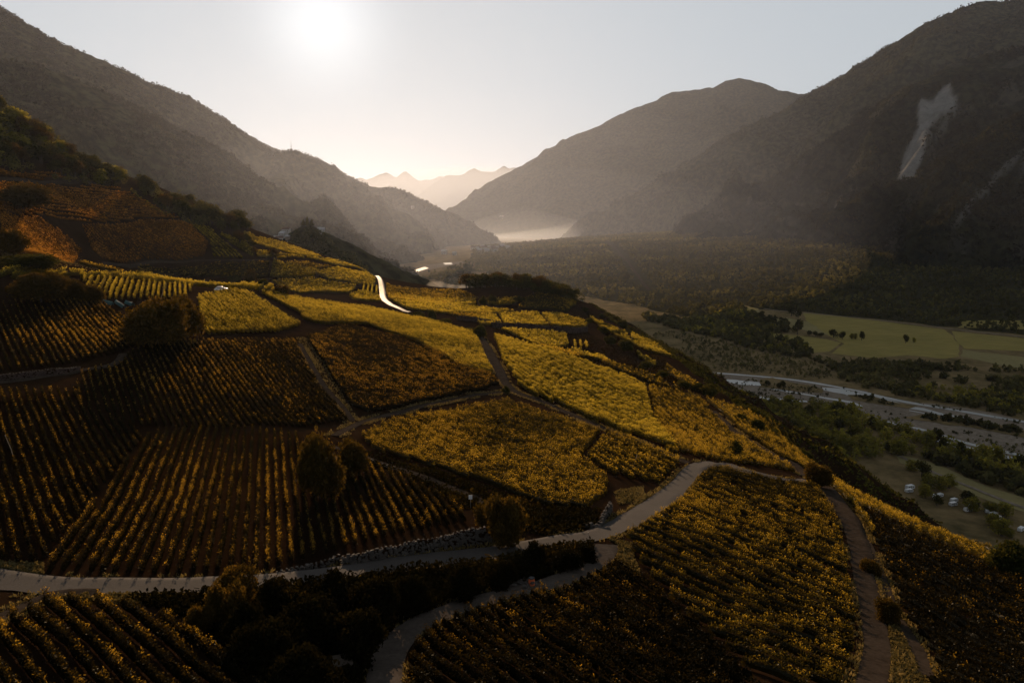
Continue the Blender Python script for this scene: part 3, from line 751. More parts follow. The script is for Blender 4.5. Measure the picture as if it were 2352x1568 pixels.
PROTO_STORE = {}
def proto(key, *a, **k):
    PROTO_STORE[key] = [tree_kind(*a, seed=100 + 7 * i + len(PROTO_STORE) * 31, **k) for i in range(3)]
proto('round', 'broadleaf_tree', 9.0, 8.0, 900, 0.75, M['tree_leaf'], 'round')
proto('pale', 'broadleaf_tree', 11.0, 6.5, 800, 0.75, M['pale_leaf'], 'tall')
proto('warm', 'broadleaf_tree', 7.0, 7.0, 1500, 0.48, M['warm_leaf'], 'round')
proto('cone', 'conifer_tree', 12.0, 4.5, 600, 0.75, M['tree_leaf'], 'cone')
proto('bush', 'bush', 4.0, 5.0, 7000, 0.25, M['tree_leaf'], 'bush', parts=('stems', 'foliage'))
proto('darkbush', 'bush', 4.0, 5.0, 7000, 0.25, M['dark_leaf'], 'bush', parts=('stems', 'foliage'))
proto('warmbush', 'bush', 4.0, 5.0, 7000, 0.25, M['warm_leaf'], 'bush', parts=('stems', 'foliage'))
USED = set()
def put(key, x, y, z, hgt, wid, label, cat, group=None, rz=None):
    i = random.randrange(3)
    root, h, w = PROTO_STORE[key][i]
    sx = wid / w; sz = hgt / h
    rz = random.uniform(0, 6.28) if rz is None else rz
    if (key, i) not in USED:
        USED.add((key, i)); root.location = (x, y, z); root.rotation_euler = (0, 0, rz); root.scale = (sx, sx, sz)
        return tag(root, label, cat, group)
    return copy_tree(root, (x, y, z), rz, (sx, sx, sz), label, cat, group)

def hill_bush(key, u, vbase, vtop, wpx, label, cat='bush', group=None, sink=0.15):
    x, y = unproject(u, vbase, H, 22, 900, 1500)
    z = float(H(x, y)); D = math.hypot(math.hypot(x, y), CZ - z)
    cosd = math.hypot(x, y) / D
    hgt = (vbase - vtop) * D / FPX / max(cosd, 0.75); wid = wpx * D / FPX
    return put(key, x, y + 0.3 * wid * 0, z - sink, hgt, wid, label, cat, group)

B = hill_bush
B('warmbush', 362, 798, 692, 125, 'big dark round bush between the left and centre rows')
B('warmbush', 432, 775, 684, 70, 'taller bush leaning against the big round bush')
B('darkbush', 330, 790, 735, 70, 'low bush on the left foot of the big round bush')
B('warmbush', 735, 1146, 1000, 105, 'tall dark bush above the stony ledge in the centre')
B('warmbush', 806, 1092, 1014, 84, 'orange-tinted bush right of the tall dark bush')
B('warmbush', 1166, 1252, 1146, 92, 'dark bush with a golden top beside the road bend')
B('warmbush', 1120, 1210, 1160, 60, 'small bush behind the golden-topped roadside bush')
B('darkbush', 1228, 1306, 1242, 52, 'single upright shrub on the bank below the road')
B('warmbush', 535, 1402, 1312, 95, 'arching shrub overhanging the road at lower left')
B('warmbush', 515, 1440, 1352, 80, 'orange feathery shrub below the arching roadside shrub')
B('warmbush', 455, 1455, 1398, 60, 'small orange shrub at the end of the lower left rows')
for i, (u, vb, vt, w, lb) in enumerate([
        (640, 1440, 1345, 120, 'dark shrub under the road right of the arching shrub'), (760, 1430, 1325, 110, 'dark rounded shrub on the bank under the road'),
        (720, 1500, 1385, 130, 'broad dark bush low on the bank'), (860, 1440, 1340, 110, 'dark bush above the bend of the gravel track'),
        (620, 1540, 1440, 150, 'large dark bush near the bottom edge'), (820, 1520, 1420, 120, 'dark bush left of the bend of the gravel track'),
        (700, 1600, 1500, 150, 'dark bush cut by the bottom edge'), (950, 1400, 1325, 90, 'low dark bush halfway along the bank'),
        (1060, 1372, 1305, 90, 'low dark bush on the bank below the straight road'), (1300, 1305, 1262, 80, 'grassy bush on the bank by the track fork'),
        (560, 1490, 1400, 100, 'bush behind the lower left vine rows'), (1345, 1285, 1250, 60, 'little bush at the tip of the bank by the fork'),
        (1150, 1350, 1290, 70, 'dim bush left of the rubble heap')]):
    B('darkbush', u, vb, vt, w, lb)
B('warmbush', 1880, 1122, 1072, 62, 'bare brown shrub where the branch road meets the track')
B('warmbush', 2000, 1318, 1288, 42, 'small golden tuft of shrub on the right track')
B('warmbush', 2040, 1430, 1384, 50, 'round golden-topped shrub lower on the right track')
B('bush', 2325, 1325, 1262, 90, 'dark bush at the end of the gold strip, right edge')
B('bush', 1690, 1050, 1012, 36, 'dark bush among the gold rows above the branch road')
for i, (u, vb, vt, w, lb) in enumerate([(95, 694, 634, 100, 'broad brown bush above the upper left rows'), (165, 694, 648, 64, 'middle bush of the three above the upper left rows'),
        (215, 694, 656, 50, 'small right bush of the three above the upper left rows'), (60, 622, 588, 105, 'low brown bush beside the left bench'),
        (35, 583, 536, 52, 'upright brown tree on the left edge of the bench'), (52, 482, 432, 100, 'orange leafy clump high on the left slope'),
        (575, 655, 620, 26, 'slender dark tree in the hollow behind the bench'), (607, 664, 640, 26, 'short round tree in the hollow behind the bench'),
        (645, 676, 655, 34, 'golden shrub in the hollow behind the bench'), (540, 650, 632, 22, 'small dark bush left of the slender hollow tree'),
        (993, 738, 710, 20, 'upright dark shrub in front of the far terraces'), (1020, 748, 730, 30, 'low shrub right of the upright far shrub'),
        (960, 728, 715, 40, 'low dark hedge bush near the sunlit road'), (1105, 775, 745, 34, 'dark shrub at the head of the dusty track'),
        (1078, 765, 750, 26, 'small shrub left of the dusty track head'), (1131, 697, 674, 18, 'pointed shrub near the foot of the knoll wood'),
        (1110, 700, 678, 20, 'pale brown shrub near the foot of the knoll wood'), (1190, 694, 678, 24, 'round shrub in front of the knoll wood'),
        (1163, 902, 884, 20, 'small dark bush at the track crossing'), (1600, 898, 878, 26, 'round bush on the right-hand cliff edge'),
        (1630, 910, 880, 34, 'larger bush on the right-hand cliff edge'), (1570, 890, 872, 30, 'bush left of the cliff edge bushes'),
        (1700, 970, 948, 30, 'bush right of the upper end of the right track'), (1735, 990, 962, 34, 'dark bush below the right-hand crest')]):
    B('warmbush' if i < 9 and i % 4 != 3 else 'bush', u, vb, vt, w, lb)
for i, (u, vb, vt, w) in enumerate([(1430, 752, 735, 26), (1400, 790, 770, 30), (1440, 805, 780, 34), (1385, 765, 748, 24), (1480, 850, 830, 28), (1520, 870, 850, 28), (1350, 745, 730, 22)]):
    B('bush', u, vb, vt, w, ['bush on the dark edge below the knoll house', 'bush on the second lower terrace', 'bush by the pale rock on the lower terraces', 'bush on the first lower terrace',
      'bush on the grassy slope above the cliff', 'bush on the steep edge above the river', 'bush on the bank just under the knoll house'][i])

def scatter_px(poly, n, hf_on, seed):
    """points spread evenly over the ground inside a patch of the view"""
    rng = np.random.default_rng(seed)
    W_ = hf_on(poly); A = np.array(W_)
    lo, hi = A.min(0), A.max(0); out = []
    while len(out) < n:
        q = lo + (hi - lo) * rng.random((n * 4, 2))
        q = q[in_poly(q[:, 0], q[:, 1], W_)]
        out += [tuple(p) for p in q]
    return out[:n]

def world_scatter(poly_w, n, seed, gaps=None, gscale=60.0):
    rng = np.random.default_rng(seed); A = np.array(poly_w); lo, hi = A.min(0), A.max(0); out = np.zeros((0, 2))
    while len(out) < n:
        q = lo + (hi - lo) * rng.random((n * 2, 2)); q = q[in_poly(q[:, 0], q[:, 1], poly_w)]
        if gaps is not None: q = q[fbm(q[:, 0] / gscale, q[:, 1] / gscale, 3, seed) > gaps]
        out = np.vstack([out, q])
    return out[:n]
def hill_trees(poly, n, keys, h, w, label, group, seed, hf=H, on=None, cat='tree'):
    for i, (x, y) in enumerate(scatter_px(poly, n, on or on_hill, seed)):
        k = random.uniform(0.7, 1.25)
        put(random.choice(keys), x, y, float(hf(x, y)) - 0.3, h * k, w * k * random.uniform(0.85, 1.2), label, cat, group)
def wood(poly_w, n, keys, h, w, label, group, seed):
    for (x, y) in world_scatter(poly_w, n, seed):
        k = random.uniform(0.75, 1.25)
        put(random.choice(keys), x, y, float(H(x, y)) - 0.3, h * k, w * k * random.uniform(0.85, 1.2), label, 'tree', group)
wood([(-30,440),(-24,420),(0,408),(20,405),(35,412),(41,430),(38,456),(10,460),(-18,456)], 62, ['round', 'round', 'warm'], 7.6, 7.5, 'dark leafy tree in the dense wood on the knoll', 'trees of the wood on the knoll', 1)
hill_trees([(-40,240),(60,292),(150,358),(230,396),(300,424),(255,432),(150,410),(60,375),(-40,370)], 80, ['round', 'round', 'warm', 'pale'], 9.0, 9.0, 'dark tree of the wood on the upper left ridge', 'trees of the upper left ridge wood', 2)
hill_trees([(318,425),(380,450),(450,480),(520,510),(590,530),(560,536),(480,520),(410,500),(345,470)], 46, ['round', 'round', 'warm'], 9.0, 9.0, 'leafy tree of the strip of wood descending the left ridge', 'trees of the descending ridge strip', 3)
hill_trees([(430,500),(560,545),(700,600),(640,600),(500,560)], 8, ['warm', 'round'], 5.0, 5.5, 'small tree dotted among the fields under the left ridge', 'scattered field trees under the left ridge', 4)
hill_trees([(1320,700),(1400,735),(1470,790),(1450,790),(1380,745)], 8, ['bush'], 2.5, 4.5, 'low scrub bush on the steep edge right of the knoll', 'scrub bushes on the knoll edge', 5, cat='bush')
hill_trees([(1690,962),(1760,1000),(1860,1070),(1980,1130),(1960,1120),(1830,1040),(1740,970)], 12, ['bush'], 2.0, 3.2, 'low scrub bush along the right-hand crest', 'scrub bushes along the right crest', 6, cat='bush')
for (u, Y, hh, lb) in [(697, 927, 9, 'short pointed conifer at the left of the hilltop three'), (706, 926, 13, 'tallest pointed conifer on the hilltop beyond the village'), (716, 925, 10, 'second tallest pointed conifer on the hilltop')]:
    x = float(ray(u, 515)[0]) * Y
    put('cone', x, Y, float(hCastle(x, Y)) - 0.5, hh, 6.0, lb, 'tree')

# valley trees one can tell apart
def valley_tree(key, u, v, hpx, wpx, label, group=None):
    x, y = unproject(u, v, V, 150, 5000, 2500)
    z = float(V(x, y)); D = math.hypot(x, y)
    put(key, x, y, z - 0.3, hpx * D / FPX * 1.03, wpx * D / FPX, label, 'tree', group)
for c, h, w, key, lb in [((790,738), 34, 24, 'round', 'big broad tree standing alone at the meadow edge'), ((748,612), 26, 20, 'round', 'tall tree at the start of the valley road'),
        ((795,625), 18, 14, 'round', 'smaller tree beside the valley road start'), ((1040,758), 18, 22, 'round', 'wide tree at the left of the meadow row'), ((1100,772), 19, 14, 'round', 'second tree of the meadow row'),
        ((1165,768), 13, 10, 'pale', 'thin tree in the middle of the meadow row'), ((1190,770), 14, 9, 'pale', 'slender tree right of the thin meadow tree'), ((1232,778), 20, 15, 'round', 'dark tree ending the meadow row'),
        ((1535,798), 20, 12, 'round', 'lone dark tree out in the green meadow'), ((1592,792), 11, 8, 'pale', 'little pale tree beside the lone meadow tree'), ((870,745), 12, 12, 'round', 'short tree right of the big broad tree'),
        ((915,750), 12, 14, 'round', 'bushy tree between the big tree and the meadow row'), ((955,752), 10, 14, 'round', 'low tree left of the meadow row'), ((600,650), 16, 18, 'round', 'tree over the yard among the field trees'),
        ((545,610), 12, 14, 'round', 'dark tree left of the bare yard'), ((570,700), 18, 12, 'cone', 'pointed tree below the bare yard'), ((680,720), 16, 14, 'round', 'rounded tree under the bare yard')]:
    q = c6(c)[0]
    valley_tree(key, q[0], q[1], h, w, lb)
def valley_trees(poly, n, keys, h, w, label, group, seed, per_px=None):
    for (x, y) in scatter_px(poly, n, on_valley, seed):
        k = random.uniform(0.6, 1.3)
        put(random.choice(keys), x, y, float(V(x, y)) - 0.3, h * k, w * k * random.uniform(0.85, 1.2), label, 'tree', group)
valley_trees(c6((420,1235),(700,1235),(1000,1245),(1230,1275),(1290,1345),(1500,1405),(1750,1480),(2000,1555),(2400,1650),(2400,1750),(1800,1590),(1450,1570),(1100,1600),(800,1480),(560,1330)), 76, ['round', 'pale', 'pale'], 10.5, 8.0, 'bushy riverside tree in the belt under the hillside', 'riverside trees under the hillside', 11)
valley_trees(c3((1500,70),(1800,200),(2050,310),(2400,420),(2400,760),(2150,560),(1850,420),(1600,300)), 18, ['round', 'pale'], 8.5, 8.0, 'tree shading the white caravans', 'trees among the caravans', 12)
valley_trees(c6((535,1080),(620,1075),(720,1095),(700,1110),(600,1105)), 9, ['round'], 5.5, 5.0, 'tree in the clump on the river island', 'trees on the river island', 13)

# ------------------------------------------------------------------ woods that read as one mass: one mesh
def mass(points, hf, hmin, hmax, per, tone_seed, qs=0.62):
    P = np.array(points); n = len(P)
    rng = np.random.default_rng(tone_seed)
    h = hmin + (hmax - hmin) * rng.random(n) ** 1.6; z = hf(P[:, 0], P[:, 1])
    d = rng.normal(size=(n, per, 3)); d /= np.linalg.norm(d, axis=2)[:, :, None]
    d *= (0.45 + 0.55 * rng.random((n, per, 1)))
    C = np.empty((n, per, 3))
    C[:, :, 0] = P[:, None, 0] + d[:, :, 0] * h[:, None] * 0.42
    C[:, :, 1] = P[:, None, 1] + d[:, :, 1] * h[:, None] * 0.42
    C[:, :, 2] = (z + h * 0.48)[:, None] + d[:, :, 2] * h[:, None] * 0.48
    t = np.clip(rng.random(n)[:, None] * 0.38 + 0.30 * rng.random((n, per)) + 0.55 * fbm(P[:, 0] / 90, P[:, 1] / 90, 3, 4)[:, None], 0, 1) * 0.8
    return C.reshape(-1, 3), np.repeat(h * qs, per), t.ravel()
fan_trees = world_scatter(fan_poly, 34000, 21)
_d = np.concatenate([np.hypot(fan_trees[i:i + 3000, None, 0] - CUT[None, :, 0], fan_trees[i:i + 3000, None, 1] - CUT[None, :, 1]).min(1) for i in range(0, len(fan_trees), 3000)])
fan_trees = fan_trees[_d > 16]
parts_ = [mass(fan_trees, V, 3, 9, 9, 1),
          mass(world_scatter(on_valley(c6((0,640),(200,600),(420,545),(520,600),(560,640),(720,640),(740,735),(480,735),(820,805),(920,868),(850,905),(500,850),(300,780),(0,715),(-250,640),(-300,600))), 700, 22), V, 5, 10, 14, 2),
          mass(world_scatter(on_valley(c6((780,870),(1000,895),(1300,925),(1500,935),(1900,960),(2450,1000),(2450,1335),(2000,1248),(1750,1200),(1500,1165),(1250,1105),(1060,1040),(1000,960))), 1100, 23, -0.14, 40), V, 2.5, 8, 18, 3, 0.42),
          mass(world_scatter(on_valley(c6((-200,720),(0,725),(300,790),(500,860),(850,910),(1000,980),(1050,1050),(650,1018),(250,985),(20,975),(-200,880))), 1000, 24, -0.06, 40), V, 1.2, 4.5, 14, 4, 0.42),
          mass(world_scatter(on_valley(c6((1560,1330),(1700,1300),(2000,1335),(2450,1432),(2450,1460),(2000,1372),(1680,1328))), 70, 25), V, 3, 5.5, 16, 5),
          mass(world_scatter(on_valley(c6((1150,1165),(1300,1165),(1480,1215),(1560,1238),(1350,1218))), 26, 26), V, 2, 4, 14, 6),
          mass(world_scatter(on_valley(c6((130,1010),(300,1100),(560,1200),(420,1250),(330,1190))), 40, 27), V, 3, 6, 16, 7),
          mass(world_scatter(on_valley(c3((1640,10),(1900,40),(2450,200),(2450,320),(2000,170))), 110, 28), V, 3.5, 8, 18, 8),
          mass(world_scatter(on_valley([(900,640),(1060,610),(1085,590),(1150,588),(1120,640),(1240,655),(1060,660)]), 900, 29, -0.15, 90), V, 4, 10, 10, 9)]
_hc = world_scatter(on_h([(664,548),(690,530),(740,542),(780,582),(850,628),(800,626),(740,606),(670,580)], hCastle, 600, 1400), 330, 8)
RIV = on_valley(c6((330,1180),(560,1200),(700,1215),(1000,1228),(1230,1262),(1290,1345),(1500,1400),(1750,1470),(2000,1550),(2400,1650),(2400,1780),(1800,1600),(1450,1590),(1100,1640),(800,1520),(520,1360)))
parts_ += [mass(_hc, hCastle, 5, 9, 30, 31, 0.30),
           mass(world_scatter([(-30,440),(-24,420),(0,408),(20,405),(35,412),(41,430),(38,456),(10,460),(-18,456)], 90, 32), H, 4, 7.5, 40, 32, 0.2),
           mass(world_scatter(on_hill([(-40,238),(60,290),(150,356),(230,395),(300,424),(255,436),(150,420),(60,395),(-40,395)]), 150, 33), H, 4, 8, 40, 33, 0.2),
           mass(world_scatter(on_hill([(318,422),(380,447),(450,478),(520,508),(590,528),(560,540),(480,526),(410,508),(345,478)]), 80, 34), H, 4, 8, 40, 34, 0.2),
           mass(world_scatter(on_valley(c6((60,1000),(250,1005),(650,1035),(1000,1085),(1250,1135),(1500,1195),(1750,1225),(2050,1272),(2450,1350),(2450,1630),(2100,1530),(1700,1425),(1450,1365),(1290,1325),(1000,1210),(560,1185),(300,1160))), 420, 35, 0.18, 30), V, 0.8, 2.6, 10, 35)]
C_ = np.concatenate([p[0] for p in parts_]); S_ = np.concatenate([p[1] for p in parts_]); T2_ = np.concatenate([p[2] for p in parts_])
Vt, F = quads(C_, S_, 1.0)
tag(link('woodland', np_mesh('woodland', Vt, F, M['wood_leaf'] if 'wood_leaf' in M else M['tree_leaf'], rnd=T2_)), 'dense dark forest covering the valley fan and river banks', 'forest', kind='stuff')

pm = [mass(world_scatter(RIV, 330, 41), V, 5, 12, 46, 41, 0.20), mass(world_scatter(on_valley(c6((0,640),(200,600),(420,560),(700,735),(900,870),(500,850),(300,780),(0,715))), 110, 42), V, 6, 11, 30, 42, 0.28),
      mass(world_scatter(on_valley(c6((1380,1120),(1600,1110),(2000,1120),(2450,1200),(2450,1320),(2000,1240),(1700,1190))), 120, 43), V, 4, 8, 30, 43, 0.28),
      mass(world_scatter(on_valley(c3((1500,70),(1800,190),(2050,300),(2400,420),(2400,700),(2100,520),(1800,380)) + on_valley(c3((1600,330),(1500,160)))), 240, 44), V, 2, 8, 36, 44, 0.22)]
Vt, F = quads(np.concatenate([p[0] for p in pm]), np.concatenate([p[1] for p in pm]), 1.0)
tag(link('thicket', np_mesh('thicket', Vt, F, M['pale_leaf'], rnd=np.concatenate([p[2] for p in pm]))), 'paler leafy thicket between the riverside trees and along the old river arms', 'thicket', kind='stuff')

# forest on the mountain flanks that face the valley
def flank(label, n, hmin, hmax, per, seed, lim=None):
    hf, box = MOUNT[label]
    rng = np.random.default_rng(seed); out = np.zeros((0, 2))
    while len(out) < n:
        q = np.column_stack([rng.uniform(box[0], box[1], n * 3), rng.uniform(box[2], box[3], n * 3)])
        q = q[np.abs(q[:, 0] / q[:, 1]) < 0.78]
        d = q / np.hypot(q[:, 0], q[:, 1])[:, None]
        z = hf(q[:, 0], q[:, 1]); z2 = hf(q[:, 0] - d[:, 0] * 25, q[:, 1] - d[:, 1] * 25)
        ok = (z > 12) & (z - z2 > -2)
        ok &= fbm(q[:, 0] / 160, q[:, 1] / 160, 3, seed) > -0.28
        pu, pv = to_px(np.column_stack([q, z]))
        ok &= (pv < 640) & (pu > -30) & (pu < 2400)
        for pts in lim or (): ok &= ~in_poly(pu, pv, pts)
        out = np.vstack([out, q[ok]])
    return mass(out[:n], hf, hmin, hmax, per, seed, 0.5)
SCAR = cm((1845,570),(1885,740),(1800,780),(1720,850),(1660,960),(1645,1080),(1612,1200),(1622,1340),(1480,1420),(1495,1200),(1545,1020),(1625,880),(1612,740),(1650,670),(1720,690),(1780,620))
pf = [flank('tall dark wooded mountain at left running down towards the valley', 22000, 5, 10, 5, 51), flank('nearer dark wooded spur in front of the tall mountain at left', 16000, 5, 10, 5, 52),
      flank('hazy wooded spur with a mast on its crest ending at the valley mouth', 15000, 6, 13, 5, 53), flank('high wooded mountain running up to the top right corner', 16000, 6, 13, 5, 54),
      flank('dark steep mountain at right torn by a pale landslide scar', 16000, 5, 12, 5, 55, [SCAR]), flank('dark rocky spur at right edge cut by pale gullies', 8000, 5, 11, 5, 56)]
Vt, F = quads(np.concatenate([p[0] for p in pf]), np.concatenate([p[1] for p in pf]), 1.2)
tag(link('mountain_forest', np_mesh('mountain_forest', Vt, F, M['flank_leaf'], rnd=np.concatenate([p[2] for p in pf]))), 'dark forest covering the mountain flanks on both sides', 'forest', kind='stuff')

for key, ps in PROTO_STORE.items():                    # shapes of a kind that were not needed
    for i, (root, h, w) in enumerate(ps):
        if (key, i) not in USED:
            for ch in list(root.children): bpy.data.objects.remove(ch)
            bpy.data.objects.remove(root)
# ------------------------------------------------------------------ vine rows
ORD = ['first', 'second', 'third', 'fourth', 'fifth', 'sixth', 'seventh', 'eighth', 'ninth', 'tenth', 'eleventh', 'twelfth', 'thirteenth', 'fourteenth', 'fifteenth', 'sixteenth', 'seventeenth', 'eighteenth', 'nineteenth']
TENS = {60: 'sixtieth', 70: 'seventieth', 80: 'eightieth', 20: 'twentieth', 30: 'thirtieth', 40: 'fortieth', 50: 'fiftieth'}
TW = {60: 'sixty', 70: 'seventy', 80: 'eighty', 20: 'twenty', 30: 'thirty', 40: 'forty', 50: 'fifty'}
def ordinal(n):
    if n < 20: return ORD[n - 1]
    return TENS[n] if n % 10 == 0 else TW[n // 10 * 10] + '-' + ORD[n % 10 - 1]
ROAD_P = np.concatenate([r[0] for r in ROADS[:15]]); ROAD_W = np.concatenate([r[1] for r in ROADS[:15]])
def near_road(P, pad=0.5):
    bad = np.zeros(len(P), bool)
    for i in range(0, len(P), 2000):
        d2 = ((P[i:i + 2000, None, :] - ROAD_P[None, :, :]) ** 2).sum(-1)
        bad[i:i + 2000] = (d2 < (ROAD_W[None, :] / 2 + pad) ** 2).any(1)
    return bad

def plot_rows(poly_px, a_px, b_px, spacing):
    """the row segments of one plot: list of (N, 3) centre lines on the ground, ordered across the plot"""
    P = np.array(on_hill(poly_px))
    a, b = np.array(on_hill([a_px, b_px])); d = (b - a) / np.hypot(*(b - a)); n = np.array([-d[1], d[0]])
    s = P @ d; t = P @ n
    rows = []
    for c in np.arange(t.min() + spacing * 0.5, t.max(), spacing):
        xs = []
        for i in range(len(P)):
            t1, t2 = t[i], t[(i + 1) % len(P)]
            if (t1 > c) != (t2 > c): xs.append(s[i] + (s[(i + 1) % len(P)] - s[i]) * (c - t1) / (t2 - t1))
        xs.sort()
        for k in range(0, len(xs) - 1, 2):
            if xs[k + 1] - xs[k] < 4: continue
            q = np.arange(xs[k] + 0.3 * random.random(), xs[k + 1], 0.5)
            L = q[:, None] * d + c * n
            L = L + n * (0.10 * 2 * fbm(q / 9, np.full(len(q), c), 2, 6))[:, None]
            L = L[~near_road(L, 0.45)]
            if len(L) < 6: continue
            rows.append(np.column_stack([L, H(L[:, 0], L[:, 1])]))
    return rows, n

def row_leaves(L, n, per_m, leaf, hgt, wid, seed, shoots=0.12, gap=0.25):
    """leaf quads of one trellised row along the centre line L"""
    rng = np.random.default_rng(seed)
    N = int(len(L) * 0.5 * per_m)
    k = rng.random(N) * (len(L) - 1.001); i = k.astype(int); f = (k - i)[:, None]
    base = L[i] * (1 - f) + L[np.minimum(i + 1, len(L) - 1)] * f
    jump = np.hypot(*(L[np.minimum(i + 1, len(L) - 1)] - L[i])[:, :2].T) < 1.2
    along = k * 0.5
    vig = 1 + 0.55 * fbm(along / 1.7, np.full(N, seed * 1.37), 3, 15)
    hh = hgt * vig
    z = 0.35 + (hh - 0.35) * rng.random(N) ** 0.75
    sh = rng.random(N) < shoots
    z = np.where(sh, hh + 0.35 * rng.random(N) ** 1.5, z)
    taper = np.clip(1.15 - 0.55 * (z / hgt), 0.4, 1)
    c = rng.normal(size=N) * 0.42 * wid * taper * vig
    C = base + np.column_stack([n[0] * c, n[1] * c, z])
    keep = jump & (2 * fbm(along / 1.1, np.full(N, seed * 2.11 + 50), 2, 25) > -0.75 + gap * 0.9 - 0.35)
    C = C[keep]; z = z[keep]; sh = sh[keep]
    al = along[keep]
    tone = np.clip(-0.06 + 0.26 * rng.random(len(C)) + 0.50 * np.minimum(z / hgt, 1.25) ** 2 + 0.55 * fbm(C[:, 0] / 18, C[:, 1] / 18, 2, 33) + 0.45 * fbm(al / 0.9, np.full(len(C), seed * 0.77), 2, 61) + 0.10 * sh, 0, 1) * 0.95  # tone rises with height: sunlit row tops put into the leaf colour
    return C, leaf, tone

def core_ribbon(L, n, hgt, wid):
    """the leafy core of the row as a low uneven hedge body"""
    m_ = len(L)
    j = np.arange(m_)
    hh = hgt * (0.72 + 0.3 * fbm(j / 3.0, np.full(m_, L[0, 0]), 2, 3)); ww = wid * (0.30 + 0.16 * fbm(j / 2.2, np.full(m_, L[0, 1]), 2, 8))
    Vt = []
    for o, zz in ((-1, 0.15), (-0.9, 0.7), (0, 1.0), (0.9, 0.7), (1, 0.15)):
        Vt.append(np.column_stack([L[:, 0] + n[0] * o * ww, L[:, 1] + n[1] * o * ww, L[:, 2] + (hh * zz if zz > 0.2 else 0.25)]))
    Vt = np.concatenate(Vt)
    i = (np.arange(m_ - 1)[None, :] + m_ * np.arange(4)[:, None]).ravel()
    F = np.stack([i, i + 1, i + m_ + 1, i + m_], 1)
    brk = np.hypot(*np.diff(L[:, :2], axis=0).T) > 1.2
    F = F[~np.tile(brk, 4)]
    return Vt, F

VG = M['vine']; VB = M['vine_bright']; VD = M['vine_shade_dark']
